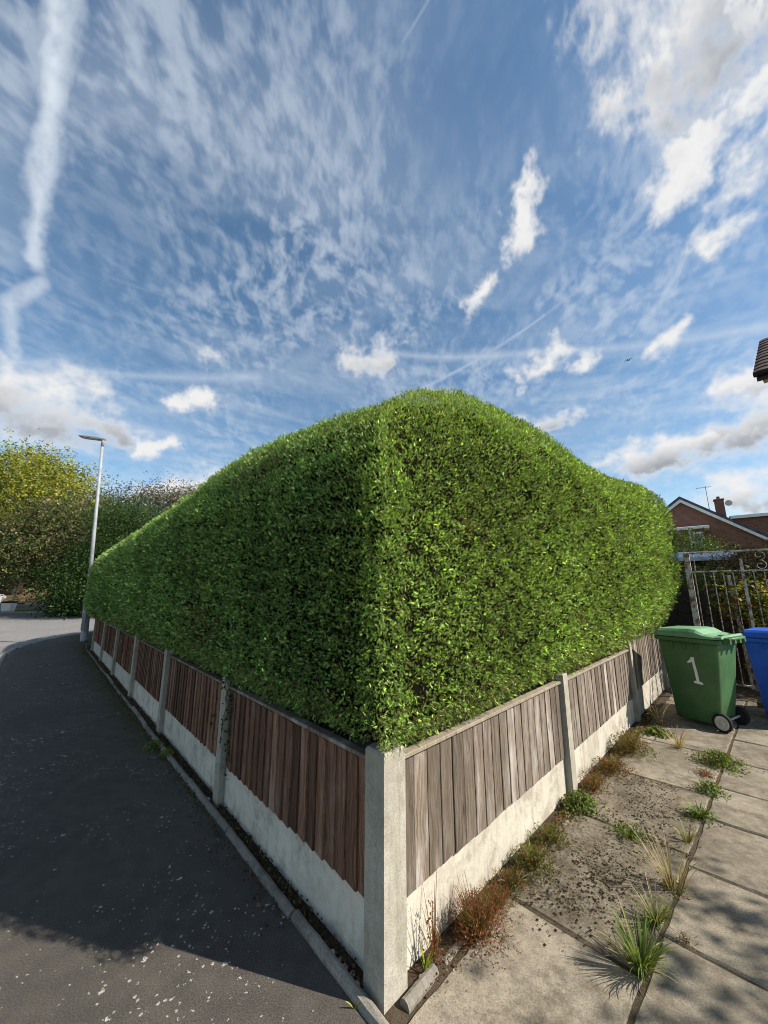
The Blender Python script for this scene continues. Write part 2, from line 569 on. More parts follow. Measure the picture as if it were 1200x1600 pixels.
mat_asphalt('asphalt_pavement', (0.054, 0.048, 0.042), (0.092, 0.081, 0.069), True)
mat_asphalt('asphalt_road', (0.15, 0.146, 0.142), (0.20, 0.193, 0.186), False)
mat_concrete('slab_concrete', (0.150, 0.127, 0.095), (0.305, 0.264, 0.202), (0.078, 0.064, 0.046))
mat_concrete('mossy_slab', (0.132, 0.109, 0.079), (0.268, 0.228, 0.170), (0.066, 0.054, 0.037), 1.0, None, (0.040, 0.033, 0.020))
mat_concrete('post_concrete', (0.30, 0.275, 0.225), (0.41, 0.38, 0.32), (0.22, 0.20, 0.165), 0.8, (0.20, 0.195, 0.13))
mat_concrete('gravel_board_concrete', (0.48, 0.44, 0.36), (0.62, 0.575, 0.485), (0.27, 0.235, 0.18), 0.35, (0.24, 0.205, 0.145))
mat_concrete('edging_concrete', (0.19, 0.17, 0.14), (0.28, 0.255, 0.215), (0.09, 0.08, 0.06))
mat_concrete('kerb_concrete', (0.24, 0.23, 0.20), (0.32, 0.31, 0.28), (0.10, 0.12, 0.06))
mat_wood('brown_wood', (0.090, 0.042, 0.026), (0.235, 0.122, 0.076), (0.30, 0.215, 0.165), 0.30, 1.0)
mat_wood('grey_wood', (0.100, 0.074, 0.053), (0.222, 0.177, 0.138), (0.40, 0.365, 0.325), 0.52, 0.6)
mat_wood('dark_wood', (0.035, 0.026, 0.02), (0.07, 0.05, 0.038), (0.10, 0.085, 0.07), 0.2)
mat_wood('cap_wood', (0.22, 0.18, 0.13), (0.33, 0.28, 0.21), (0.40, 0.36, 0.30), 0.4)
mat_wood('branch_bark', (0.05, 0.034, 0.022), (0.10, 0.07, 0.05), (0.13, 0.11, 0.09), 0.1)
mat_leaf('hedge_leaf', 0.24, 0.5)
mat_leaf('tree_leaf', 0.30, 0.55)
mat_leaf('weed_leaf', 0.30, 0.5)
mat_leaf('moss_and_core', 0.0, 0.95)
MATS['moss_and_core'].node_tree.nodes['Principled BSDF'].inputs['Specular IOR Level'].default_value = 0.0
mat_brick('red_brick', (0.23, 0.085, 0.055), (0.17, 0.065, 0.045), (0.20, 0.15, 0.12))
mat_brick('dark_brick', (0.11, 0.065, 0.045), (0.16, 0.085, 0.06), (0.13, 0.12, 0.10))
mat_glass('window_glass', (0.03, 0.04, 0.05))
mat_ground('garden_soil', ((0.035, 0.024, 0.016), (0.06, 0.042, 0.028), (0.085, 0.062, 0.042)), 2.0)
mat_ground('dry_soil', ((0.07, 0.052, 0.034), (0.11, 0.085, 0.058), (0.15, 0.12, 0.085)), 9.0)
mat_ground('grass_ground', ((0.05, 0.075, 0.02), (0.10, 0.11, 0.035), (0.14, 0.125, 0.05)), 0.6)
mat_ground('dry_bank', ((0.15, 0.10, 0.055), (0.22, 0.15, 0.085), (0.10, 0.11, 0.03)), 0.7)
plain('white_paint', (0.74, 0.74, 0.72), 0.5, 0.4, 0.06)
plain('roof_tile', (0.085, 0.058, 0.048), 0.85, 0.2, 0.3, 9.0)
plain('slate_grey', (0.075, 0.08, 0.095), 0.75, 0.3, 0.25, 3.0)
plain('galvanised_steel', (0.30, 0.315, 0.33), 0.6, 0.4, 0.12, 4.0, 0.1)
plain('lamp_dark', (0.16, 0.165, 0.17), 0.45, 0.5, 0.1)
plain('lamp_lens', (0.55, 0.55, 0.53), 0.2, 0.5, 0.05)
mat_plastic('green_plastic', (0.052, 0.132, 0.046))
mat_plastic('green_lid_plastic', (0.15, 0.30, 0.16))
mat_plastic('blue_plastic', (0.014, 0.10, 0.56))
plain('rubber', (0.018, 0.018, 0.018), 0.8, 0.2, 0.2)
plain('hub_grey', (0.55, 0.53, 0.48), 0.6, 0.3, 0.15)
plain('pink_sticker', (0.70, 0.25, 0.45), 0.5, 0.3, 0.1)
plain('van_white', (0.80, 0.81, 0.82), 0.3, 0.5, 0.03)
plain('felt_roof', (0.55, 0.57, 0.60), 0.7, 0.3, 0.1)
plain('pebble_white', (0.62, 0.58, 0.50), 0.8, 0.2, 0.2, 30)
plain('bird_dark', (0.03, 0.03, 0.035), 0.8, 0.2, 0.1)
plain('pink_rag', (0.46, 0.36, 0.38), 0.9, 0.1, 0.3, 20)


def mat_rusty():
    m, nt, bs = new_mat('rusty_white_metal')
    v = coords(nt, 'Object')
    n = noise(nt, v, 11.0, 7, 0.7)
    n2 = noise(nt, v, 60.0, 4, 0.7)
    c = mixc(nt, (n * 0.7 + n2 * 0.3).step(0.46, 0.56), (0.52, 0.49, 0.43), (0.17, 0.075, 0.035))
    set_in(nt, bs.inputs['Base Color'], c)
    bs.inputs['Roughness'].default_value = 0.7
    bump(nt, bs, n, 0.4, 0.003)


mat_rusty()


# ------------------------------------------------------------------ mesh helpers
class MB:
    def __init__(self):
        self.v, self.f = [], []

    def add(self, vs, fs):
        o = len(self.v)
        self.v += [tuple(float(c) for c in p) for p in vs]
        self.f += [tuple(i + o for i in q) for q in fs]
        return self

    def box(self, lo, hi, ch=0.0):
        x0, y0, z0 = lo
        x1, y1, z1 = hi
        if ch <= 0:
            vs = [(x, y, z) for z in (z0, z1) for x, y in ((x0, y0), (x1, y0), (x1, y1), (x0, y1))]
            fs = [(3, 2, 1, 0), (4, 5, 6, 7), (0, 1, 5, 4), (1, 2, 6, 5), (2, 3, 7, 6), (3, 0, 4, 7)]
            return self.add(vs, fs)
        base = [(x0, y0), (x1, y0), (x1, y1), (x0, y1)]
        ins = [(x0 + ch, y0 + ch), (x1 - ch, y0 + ch), (x1 - ch, y1 - ch), (x0 + ch, y1 - ch)]
        vs = [(*p, z0) for p in base] + [(*p, z1 - ch) for p in base] + [(*p, z1) for p in ins]
        fs = [(3, 2, 1, 0), (8, 9, 10, 11)]
        for i in range(4):
            j = (i + 1) % 4
            fs += [(i, j, j + 4, i + 4), (i + 4, j + 4, j + 8, i + 8)]
        return self.add(vs, fs)

    def prism(self, poly, z0, z1):
        n = len(poly)
        vs = [(x, y, z0) for x, y in poly] + [(x, y, z1) for x, y in poly]
        fs = [tuple(range(n - 1, -1, -1)), tuple(range(n, 2 * n))]
        fs += [(i, (i + 1) % n, n + (i + 1) % n, n + i) for i in range(n)]
        return self.add(vs, fs)

    def loft(self, rings, caps=True):
        n = len(rings[0])
        vs = [p for r in rings for p in r]
        fs = []
        for k in range(len(rings) - 1):
            for i in range(n):
                j = (i + 1) % n
                fs.append((k * n + i, k * n + j, (k + 1) * n + j, (k + 1) * n + i))
        if caps:
            fs.append(tuple(range(n - 1, -1, -1)))
            fs.append(tuple(range((len(rings) - 1) * n, len(rings) * n)))
        return self.add(vs, fs)

    def tube(self, pts, rad, seg=8, caps=True):
        pts = [Vector(p) for p in pts]
        if not hasattr(rad, '__len__'):
            rad = [rad] * len(pts)
        rings = []
        up = Vector((0, 0, 1))
        prev = None
        for i, p in enumerate(pts):
            a = pts[max(i - 1, 0)]
            b = pts[min(i + 1, len(pts) - 1)]
            t = (b - a).normalized()
            if prev is None:
                s = t.cross(up)
                if s.length < 1e-3:
                    s = t.cross(Vector((1, 0, 0)))
            else:
                s = prev - t * prev.dot(t)
            s.normalize()
            prev = s
            u = s.cross(t)
            rings.append([p + (s * math.cos(k * 2 * math.pi / seg) + u * math.sin(k * 2 * math.pi / seg)) * rad[i] for k in range(seg)])
        return self.loft(rings, caps)


def link_mesh(name, me, mat, parent=None, smooth=False, loc=None):
    if mat:
        me.materials.append(MATS[mat])
    if smooth:
        me.polygons.foreach_set('use_smooth', [True] * len(me.polygons))
    o = bpy.data.objects.new(name, me)
    COL.objects.link(o)
    if parent:
        o.parent = parent
    if loc is not None:
        o.location = loc
    return o


def obj(name, mb, mat, parent=None, smooth=False, loc=None):
    me = bpy.data.meshes.new(name)
    me.from_pydata(mb.v, [], mb.f)
    me.update()
    return link_mesh(name, me, mat, parent, smooth, loc)


def share(src, name, parent, loc, rot=None, scale=None):
    o = src.copy()
    o.name = name
    COL.objects.link(o)
    o.parent = parent
    o.location = loc
    if rot is not None:
        o.rotation_euler = rot
    if scale is not None:
        o.scale = scale
    return o


def empty(name, loc=(0, 0, 0), rz=0.0):
    o = bpy.data.objects.new(name, None)
    COL.objects.link(o)
    o.location = loc
    o.rotation_euler = (0, 0, rz)
    o.empty_display_size = 0.2
    return o


def tag(o, label, cat, group=None):
    o['label'] = label
    o['category'] = cat
    if group:
        o['group'] = group
    return o


def struct(o):
    o['kind'] = 'structure'
    return o


def stuff(o):
    o['kind'] = 'stuff'
    return o


def raw_mesh(name, V, F, colors=None):
    """triangle mesh from numpy arrays, per-vertex tint"""
    me = bpy.data.meshes.new(name)
    nv, nf = len(V), len(F)
    me.vertices.add(nv)
    me.vertices.foreach_set('co', np.ascontiguousarray(V, dtype=np.float32).ravel())
    me.loops.add(nf * 3)
    me.loops.foreach_set('vertex_index', np.ascontiguousarray(F, dtype=np.int32).ravel())
    me.polygons.add(nf)
    me.polygons.foreach_set('loop_start', np.arange(0, nf * 3, 3, dtype=np.int32))
    me.polygons.foreach_set('loop_total', np.full(nf, 3, dtype=np.int32))
    me.update(calc_edges=True)
    if colors is not None:
        a = me.color_attributes.new('tint', 'FLOAT_COLOR', 'POINT')
        c4 = np.ones((nv, 4), dtype=np.float32)
        c4[:, :3] = colors
        a.data.foreach_set('color', c4.ravel())
    return me


def nrm(a):
    return a / np.maximum(np.linalg.norm(a, axis=1, keepdims=True), 1e-9)


def scatter(P, D, size, tmpl, col, rng, face=None):
    """copies of a small template (verts, tris) at P, its y axis along D; col per point"""
    tv, tf = tmpl
    n = len(P)
    D = nrm(D)
    ref = rng.normal(size=(n, 3)) if face is None else face + rng.normal(size=(n, 3)) * 0.5
    X = nrm(np.cross(D, ref))
    Z = np.cross(X, D)
    s = np.asarray(size).reshape(n, 1, 1)
    V = (P[:, None, :] + s * (X[:, None, :] * tv[None, :, 0:1] + D[:, None, :] * tv[None, :, 1:2] + Z[:, None, :] * tv[None, :, 2:3])).reshape(-1, 3)
    F = (tf[None] + (np.arange(n) * len(tv))[:, None, None]).reshape(-1, 3)
    Cc = np.repeat(col, len(tv), axis=0)
    return V, F, Cc


def joinraw(parts):
    Vs, Fs, Cs, o = [], [], [], 0
    for V, F, Cc in parts:
        Vs.append(V); Fs.append(F + o); Cs.append(Cc)
        o += len(V)
    return np.concatenate(Vs), np.concatenate(Fs), np.concatenate(Cs)


def tmpl_spray(kind, rng):
    """flat conifer spray: an axis with pairs of pointed leaflets"""
    V, F = [], []

    def tri(a, b, c):
        V.extend([a, b, c]); F.append((len(V) - 3, len(V) - 2, len(V) - 1))
    curl = rng.uniform(-0.25, 0.25)
    def ax(t): return np.array([0.06 * math.sin(t * 3 + kind), t, curl * t * t])
    for t in (0.18, 0.40, 0.62):
        for s in (-1, 1):
            t2 = t + (0.08 if s > 0 else 0)
            b = ax(t2)
            L = (0.56 - 0.38 * t2) * rng.uniform(0.8, 1.2)
            an = R(rng.uniform(32, 55))
            tip = b + np.array([s * math.sin(an) * L, math.cos(an) * L, rng.uniform(-0.12, 0.12)])
            side = np.array([math.cos(an) * s, -math.sin(an), 0]) * 0.042
            tri(b - side, b + side + np.array([0, 0, 0.03]), tip)
    a, b = ax(0.0), ax(1.0)
    m = ax(0.55)
    tri(a + np.array([-0.03, 0, 0]), m + np.array([0.052, 0, 0]), b)
    tri(a + np.array([0.03, 0, 0]), b, m + np.array([-0.052, 0, 0]))
    return np.array(V), np.array(F)


def tmpl_leaves(n, rng, w=0.32, spread=0.8):
    """a clump of n folded leaves around a point"""
    V, F = [], []
    for _ in range(n):
        p = rng.normal(size=3) * spread * 0.5
        d = rng.normal(size=3); d[1] += 0.3; d /= np.linalg.norm(d)
        s = np.cross(d, rng.normal(size=3)); s /= np.linalg.norm(s)
        L = rng.uniform(0.5, 0.9)
        o = len(V)
        V += [p, p + d * L * 0.45 + s * w * L, p + d * L, p + d * L * 0.45 - s * w * L]
        F += [(o, o + 1, o + 2), (o, o + 2, o + 3)]
    return np.array(V), np.array(F)


def pal(n, cols, wts, rng, var=0.22):
    cols = np.array(cols)
    k = rng.choice(len(cols), size=n, p=np.array(wts) / sum(wts))
    return cols[k] * np.exp(rng.normal(size=(n, 1)) * var)


def vnoise(P, scale, seed):
    """cheap smooth pseudo-noise in -1..1"""
    r = np.random.default_rng(seed)
    o = np.zeros(len(P))
    for k in range(7):
        w = r.normal(size=3) * scale * (1 + 0.25 * k)
        o += np.sin(P @ w + r.uniform(0, 6.28))
    return o / 3.2


# ------------------------------------------------------------------ the left-hand line with its bend
def line_l(t, out):
    """world xy of a point t along the pavement fence line, out metres outside it"""
    t = np.asarray(t, dtype=float); out = np.asarray(out, dtype=float)
    ts = np.minimum(t, ARC_T)
    an = np.clip((t - ARC_T) / ARC_R, 0, ARC_MAX)
    te = np.maximum(t - ARC_T - ARC_R * ARC_MAX, 0)
    th = -TL + an
    bx = C0[0] + DL[0] * ts; by = C0[1] + DL[1] * ts
    bx = bx + ARC_R * (-np.cos(th) + np.cos(-TL)) * 1.0
    by = by + ARC_R * (np.sin(th) - np.sin(-TL))
    bx = bx + np.sin(th) * te; by = by + np.cos(th) * te
    return np.stack([bx - np.cos(th) * out, by + np.sin(th) * out], -1), th


def line_r(t, out):
    t = np.asarray(t, dtype=float)[..., None]; out = np.asarray(out, dtype=float)[..., None]
    return C0 + DR * t + NR * out


# ------------------------------------------------------------------ ground, road, pavement, driveway
g = MB().add([(-900, -900, -0.16), (900, -900, -0.16), (900, 900, -0.16), (-900, 900, -0.16)], [(0, 1, 2, 3)])
struct(obj('ground', g, 'grass_ground'))

# road: a broad sheet on the open side and across the far side of the junction
road = MB()
pts = [(-60, -40), (-6, -14), (-3, -3.3), (-11, 5), (-4, 26), (10, 40), (3, 44), (-21, 29.5), (-60, 22)]
road.add([(x, y, -0.125) for x, y in pts], [tuple(range(len(pts)))])
struct(obj('road', road, 'asphalt_road'))

PW = 1.62
tt = np.concatenate([np.linspace(-9, ARC_T, 22), np.linspace(ARC_T + 0.4, ARC_T + ARC_R * ARC_MAX, 20), [30.0]])
inner, _ = line_l(tt, np.full(len(tt), 0.02))
outer, _ = line_l(tt, np.full(len(tt), PW))
pv = MB()
n = len(tt)
vs = [(p[0], p[1], 0.0) for p in inner] + [(p[0], p[1], 0.0) for p in outer] + [(p[0], p[1], -0.14) for p in outer]
fs = [(i, i + 1, n + i + 1, n + i) for i in range(n - 1)] + [(n + i, n + i + 1, 2 * n + i + 1, 2 * n + i) for i in range(n - 1)]
# the pavement carries on in front of the driveway, under the viewer
vs += [(p[0], p[1], -0.004) for p in (C0 + DL * 0.2 - NL * 0.02, C0 + DL * -0.16 - NL * 0.03, C0 + DL * -1.62 - NL * 8, C0 + DL * -9 - NL * 8, C0 + DL * -9 + NL * 0.02)]
b = 3 * n
pvm = pv.add([(x, y, z) for x, y, z in vs], [tuple(reversed(q)) for q in fs])
pavement = struct(obj('pavement', pv, 'asphalt_pavement'))
front = MB()
fp = [C0 + NL * 0.025 - DL * 0.02, C0 + NL * 0.025 - DL * 9, C0 + DR * 7 - NR * -9 - DL * 0, C0 + DR * -0.17 + NR * 9, C0 + DR * -0.17]
fq = [C0 + NL * 0.03 + DL * 0.0, C0 + NL * 0.03 - DL * 9, C0 - DL * 9 + DR * 1.6 + NR * 7.4, C0 + DR * -0.17 + NR * 7.5, C0 + DR * -0.17 + NR * 0.0]
front.add([(p[0], p[1], -0.004) for p in fq], [(0, 1, 2, 3, 4)])
struct(obj('footway', front, 'asphalt_pavement'))

# kerbstones along the pavement's road edge
klen = 0.914
kerb_src = obj('kerbstone', MB().box((0.004, -0.065, -0.16), (klen - 0.008, 0.065, 0.012), 0.018), 'kerb_concrete', pavement)
k = 0
t = -2.0
while t < 24:
    p, th = line_l(t, PW + 0.066)
    stepf = (ARC_R + PW) / ARC_R if ARC_T < t < ARC_T + ARC_R * ARC_MAX else 1.0
    o = kerb_src if k == 0 else share(kerb_src, 'kerbstone', pavement, (0, 0, 0))
    o.location = (p[0], p[1], rnd.uniform(-0.004, 0.004))
    o.rotation_euler = (0, 0, math.atan2(math.cos(th), math.sin(th)) + rnd.uniform(-0.006, 0.006))
    t += klen / stepf
    k += 1

# soil: garden under and behind the hedge, and the bed between slabs and fence
soil = MB()
sp = [C0 + DL * 0.01 + DR * 0.01] + [line_l(q, 0.03)[0] for q in np.linspace(0.4, 26, 40)]
sp += [np.array([14.0, 20.0]), C0 + DR * 9 + NR * 0.05, C0 + DR * 0.02 + NR * 0.10]
soil.add([(p[0], p[1], -0.012) for p in sp], [tuple(range(len(sp) - 1, -1, -1))])
struct(obj('garden_ground', soil, 'garden_soil'))
bed = MB()
q = [C0 + DR * -0.16 + NR * -0.0, C0 + DR * -0.16 + NR * 5.2, C0 + DR * 8.6 + NR * 5.2, C0 + DR * 8.6 + NR * 0.0]
bed.add([(p[0], p[1], -0.009) for p in q], [(0, 1, 2, 3)])
driveway = struct(obj('driveway', bed, 'dry_soil'))


def rquad(t0, t1, o0, o1):
    return [C0 + DR * a + NR * b for a, b in ((t0, o0), (t0, o1), (t1, o1), (t1, o0))]


def slab(t0, t1, oa0, oa1, ob0, ob1, z=0.0, mat='slab_concrete'):
    """one concrete flag; o at t0 and t1 for the near and far edge"""
    cs = [C0 + DR * t0 + NR * oa0, C0 + DR * t0 + NR * ob0, C0 + DR * t1 + NR * ob1, C0 + DR * t1 + NR * oa1]
    cen = sum(cs) / 4
    tl = [rnd.uniform(-0.004, 0.004) for _ in range(4)]
    per = []
    for i in range(4):                     # a ragged outline
        a, b_ = cs[i] - cen, cs[(i + 1) % 4] - cen
        m = max(3, int(np.linalg.norm(b_ - a) / 0.07))
        nn = np.array([-(b_ - a)[1], (b_ - a)[0]]); nn /= np.linalg.norm(nn)
        for j in range(m):
            f = j / m
            per.append((a + (b_ - a) * f + nn * rnd.uniform(0.0, 0.007), tl[i] * (1 - f) + tl[(i + 1) % 4] * f))
    N = len(per)
    mb = MB()
    vs = [(p[0], p[1], -0.05) for p, h in per] + [(p[0], p[1], h + z - 0.010) for p, h in per]
    vs += [(p[0] * (1 - 0.010 / max(0.2, np.linalg.norm(p))), p[1] * (1 - 0.010 / max(0.2, np.linalg.norm(p))), h + z) for p, h in per]
    vs.append((0, 0, z + sum(tl) / 4))
    fs = []
    for i in range(N):
        j = (i + 1) % N
        fs += [(i, j, N + j, N + i), (N + i, N + j, 2 * N + j, 2 * N + i), (2 * N + i, 2 * N + j, 3 * N)]
    mb.add(vs, fs)
    o = obj('slab', mb, mat, driveway, loc=(cen[0], cen[1], 0))
    return o


def jo(t):                                  # the long joint drifts away from the fence
    return 0.665 + 0.040 * t


J = 0.004
edges = [-0.15, 0.875, 1.95, 2.915, 3.95, 4.95, 5.9, 6.7]
for a, b_ in zip(edges[:-1], edges[1:]):
    slab(a + J, b_ - J, 0.085, 0.085, jo(a) - J, jo(b_) - J, mat='mossy_slab' if 0.8 < a < 2.5 else 'slab_concrete')
edges2 = [-0.15, 0.50, 1.175, 1.84, 2.53, 3.16, 3.87, 4.60, 5.28, 5.95, 6.7]
for c in range(6):
    w0 = 0.66 * c
    for a, b_ in zip(edges2[:-1], edges2[1:]):
        sh = 0.0 if c % 2 == 0 else 0.31
        slab(a + J + sh * (a > 0), b_ - J + sh, jo(a) + J + w0, jo(b_) + J + w0, jo(a) + 0.66 - J + w0, jo(b_) + 0.66 - J + w0)

# ------------------------------------------------------------------ concrete edging
edg = tag(empty('path_edging', (C0[0], C0[1], 0)), 'low round-topped concrete edging along the asphalt beside the brown fence', 'edging')
prof_e = [(-0.024, -0.08), (0.024, -0.08), (0.024, 0.012), (0.016, 0.027), (0.0, 0.033), (-0.016, 0.027), (-0.024, 0.012)]
L = 0.90
mb = MB()
rings = []
for i in range(10):
    xx = 0.006 + (L - 0.012) * i / 9
    rings.append([(xx, y * (1 + 0.06 * math.sin(i * 2.3)), z + 0.0025 * math.sin(i * 3.1 + y * 40)) for y, z in prof_e])
mb.loft(rings)
es = None
t = -0.28
for i in range(15):
    p, th = line_l(t, 0.045 + 0.006 * math.sin(i * 2.1) + 0.002 * i)
    loc = (p[0] - C0[0], p[1] - C0[1], rnd.uniform(-0.010, 0.002) - (0.012 if i > 5 else 0))
    ro = (rnd.uniform(-0.05, 0.05), rnd.uniform(-0.006, 0.006), math.atan2(math.cos(th), math.sin(th)) + rnd.uniform(-0.012, 0.012))
    if es is None:
        es = obj('edging_stone', mb, 'edging_concrete', edg)
        es.location, es.rotation_euler = loc, ro
    else:
        share(es, 'edging_stone', edg, loc, ro)
    t += L + 0.004
edg2 = tag(empty('path_edging', (C0[0], C0[1], 0)), 'broken pale edging stones along the weedy foot of the grey fence', 'edging')
t = 0.07
for i, ln in enumerate((0.20, 0.55, 0.9, 0.9, 0.9, 0.8)):
    p = line_r(t, 0.045)
    o = share(es, 'edging_stone', edg2, (p[0] - C0[0], p[1] - C0[1], -0.010 - 0.024 * (i > 0)),
              (rnd.uniform(-0.1, 0.1), 0, math.pi / 2 - TR + rnd.uniform(-0.03, 0.03)), (ln / L, 1, 1))
    t += ln + (0.03 if i else 0.06)

# ------------------------------------------------------------------ fences
POST_H, GB_H, PAN_T = 0.905, 0.285, 0.838


def post_mesh(w, d, h, ch=0.008):
    mb = MB()
    mb.box((-w / 2, -d, -0.05), (w / 2, 0, h), ch)
    return mb


def board_mesh(w, z0, z1, k=1.0, mirror=False):
    """feather-edge board: thick on one side; local x along, -y outward"""
    mb = MB()
    nz = 5
    rings = []
    for i in range(nz):
        z = z0 + (z1 - z0) * i / (nz - 1)
        wob = 0.0012 * math.sin(i * 1.9)
        rings.append([(0 + wob, 0, z), (0 + wob, -0.022 * k, z), (0.005 + wob, -0.0245 * k, z), (w + wob, -0.007, z), (w + wob, 0, z)])
    if mirror:
        rings = [[(w - x, y, z) for x, y, z in r_][::-1] for r_ in rings]
    return mb.loft(rings)


def fence(root, line, bays, wood, face_flip, cap, specials=None):
    """bays: list of (t of post centre, t of next post centre)"""
    boards = [board_mesh(0.105 + 0.01 * i, GB_H - 0.012, PAN_T - 0.012, 0.62 if specials else 0.9, face_flip) for i in range(3)]
    srcs = []
    for bm in boards:
        me = bpy.data.meshes.new('board')
        me.from_pydata(bm.v, [], bm.f)
        me.update()
        me.materials.append(MATS[wood])
        srcs.append(me)
    for bi, (ta, tb, zt) in enumerate(bays):
        p0, ang = line(ta)
        pan = bpy.data.objects.new('panel', None)
        COL.objects.link(pan)
        pan.parent = root
        p1, _ = line(tb)
        d = p1 - p0
        Ln = np.linalg.norm(d)
        dirx = d / Ln
        pan.location = (p0[0] - C0[0], p0[1] - C0[1], rnd.uniform(-0.004, 0.004))
        rz = math.atan2(dirx[1], dirx[0])
        pan.rotation_euler = (0, 0, rz)
        s = -1 if face_flip else 1          # outward is -y*s in panel space
        x = 0.055
        end = Ln - 0.055
        # concrete gravel board, ragged a little along the top
        gb = MB()
        if s > 0:
            gb.box((x, 0.050, -0.05), (end, 0.085, GB_H + 0.012), 0.005)
        else:
            gb.box((x, -0.085, -0.05), (end, -0.050, GB_H + 0.012), 0.005)
        obj('gravel_board', gb, 'gravel_board_concrete', pan)
        cp = MB()
        c0, c1 = (0.022, 0.075) if s > 0 else (-0.075, -0.022)
        cp.box((x, c0, PAN_T - 0.004 + zt), (end, c1, PAN_T + 0.014 + zt), 0.003)
        obj('capping_rail', cp, cap, pan)
        i = 0
        pitch = rnd.uniform(0.088, 0.094) if not specials else 0.108
        while x + 0.05 < end:
            me = srcs[rnd.randrange(3)]
            o = bpy.data.objects.new('board', me)
            COL.objects.link(o)
            o.parent = pan
            w = max(v_.co.x for v_ in me.vertices)
            # each board overlaps the thin edge of the one before it
            tilt = rnd.uniform(-0.006, 0.006)
            if s > 0:
                o.location = (x, 0.049 + rnd.uniform(-0.002, 0.001), rnd.uniform(-0.004, 0.003))
                o.rotation_euler = (0, tilt * 0.4, -0.010 + rnd.uniform(-0.02, 0.02))
            else:
                o.location = (min(x + w, end), -0.049 + rnd.uniform(-0.001, 0.002), rnd.uniform(-0.004, 0.003))
                o.rotation_euler = (0, tilt * 0.4, math.pi - 0.010 + rnd.uniform(-0.02, 0.02))
            rest = end - x
            if rest < w and s > 0:
                o.scale = (rest / w, 1, 1)
            if zt:
                o.scale = (o.scale[0], 1, 1 + zt / PAN_T)
            x += pitch + rnd.uniform(-0.004, 0.004)
            i += 1


# pavement side: the line runs away from the corner, outward is to the left
fence_l = tag(empty('panel_fence', (C0[0], C0[1], 0)), 'brown board fence with white concrete posts along the pavement', 'fence')
fence_r = tag(empty('panel_fence', (C0[0], C0[1], 0)), 'weathered grey board fence on concrete base beside the driveway slabs', 'fence')


def ll(t):
    p, th = line_l(t, 0.0)
    return p, th


def lr(t):
    return C0 + DR * t, TR


BAY = 1.945
lp = [0.075] + [BAY * i for i in range(1, 7)] + [13.35, 14.9, 16.5, 18.2]
fence(fence_l, ll, [(a, b_, 0.0) for a, b_ in zip(lp[:-1], lp[1:])], 'brown_wood', True, 'grey_wood')
src = None
for t in lp[1:]:
    p, th = line_l(t, 0.0)
    ang = math.atan2(math.cos(th), math.sin(th))
    loc = (p[0] - C0[0], p[1] - C0[1], rnd.uniform(-0.008, 0.015))
    if src is None:
        mb = MB().box((-0.052, -0.095, -0.05), (0.052, 0.0, POST_H), 0.007)
        src = obj('post', mb, 'post_concrete', fence_l)
        src.location, src.rotation_euler = loc, (0, 0, ang)
    else:
        share(src, 'post', fence_l, loc, (rnd.uniform(-0.008, 0.008), rnd.uniform(-0.008, 0.008), ang))
# corner post: square, with its arris towards the viewer
mb = MB()
a, b_ = DL * 0.128, DR * 0.14
quad = [np.zeros(2), b_, a + b_, a]
rings = []
for z, ins in ((-0.06, 0), (0.3, 0), (0.6, 0), (POST_H - 0.012, 0), (POST_H, 0.010)):
    c = (a + b_) / 2
    rings.append([(*(p + (c - p) / np.linalg.norm(c - p) * ins), z + (0.010 if (i == 2 and ins) else 0)) for i, p in enumerate(quad)])
mb.loft(rings)
obj('corner_post', mb, 'post_concrete', fence_l)

fence(fence_r, lr, [(0.085, 2.21, 0.0), (2.21, 4.60, 0.0)], 'grey_wood', False, 'cap_wood', True)
fence(fence_r, lr, [(4.60, 6.75, 0.14)], 'grey_wood', False, 'cap_wood', True)
for t, hh in ((2.21, 0.0), (4.60, 0.10), (6.80, 0.10)):
    p = C0 + DR * t
    mb = MB().box((-0.05, 0.0, -0.05), (0.05, 0.10, POST_H + hh), 0.007)
    o = obj('post', mb, 'post_concrete', fence_r)
    o.location = (p[0] - C0[0], p[1] - C0[1], 0)
    o.rotation_euler = (rnd.uniform(-0.01, 0.01), rnd.uniform(-0.01, 0.01), math.pi / 2 - TR)

# ------------------------------------------------------------------ hedge
HBL = [(-1, .09), (1, .10), (4, .12), (8, .16), (13, .23), (30, .2)]
HBR = [(-1, .08), (1, .10), (3, .18), (5, .28), (7, .36), (9, .36)]
HZL = [(-1, 2.75), (0, 2.88), (.6, 3.02), (1.2, 3.10), (2.0, 3.17), (3, 3.18), (5, 3.08), (7, 3.01), (9, 2.94), (11, 2.90), (14, 2.85), (30, 2.7)]
HZR = [(-1, 2.75), (0, 2.85), (.6, 3.12), (1.2, 3.38), (2.2, 3.49), (3.2, 3.42), (4.4, 3.40), (5.4, 3.50), (6.4, 3.64), (6.9, 3.70), (7.6, 3.68)]
KR = [(-1, .20), (2, .22), (4, .34), (6, .60), (8, .75)]
KL = [(-1, .20), (3, .22), (12, .30), (30, .3)]
Z0 = 0.845
RT, HS, SN = 0.8, 0.95, 2.2
TEND_R = 7.50


def itp(t, pts):
    xs, ys = zip(*pts)
    return np.interp(t, xs, ys)


def hedge_e(z, zt, b, kk):
    zs = zt - HS
    w = (z - Z0) / (zs - Z0)
    es = -b + (b + 0.11) * np.clip(1 - w / kk, 0, 1) ** 2
    s_ = np.clip((z - zs) / HS, 0, 1)
    ce = np.clip(1 - s_ ** SN, 0, None) ** (1 / SN)
    return np.where(z < zs, es, -b + (RT + b) * (1 - ce))


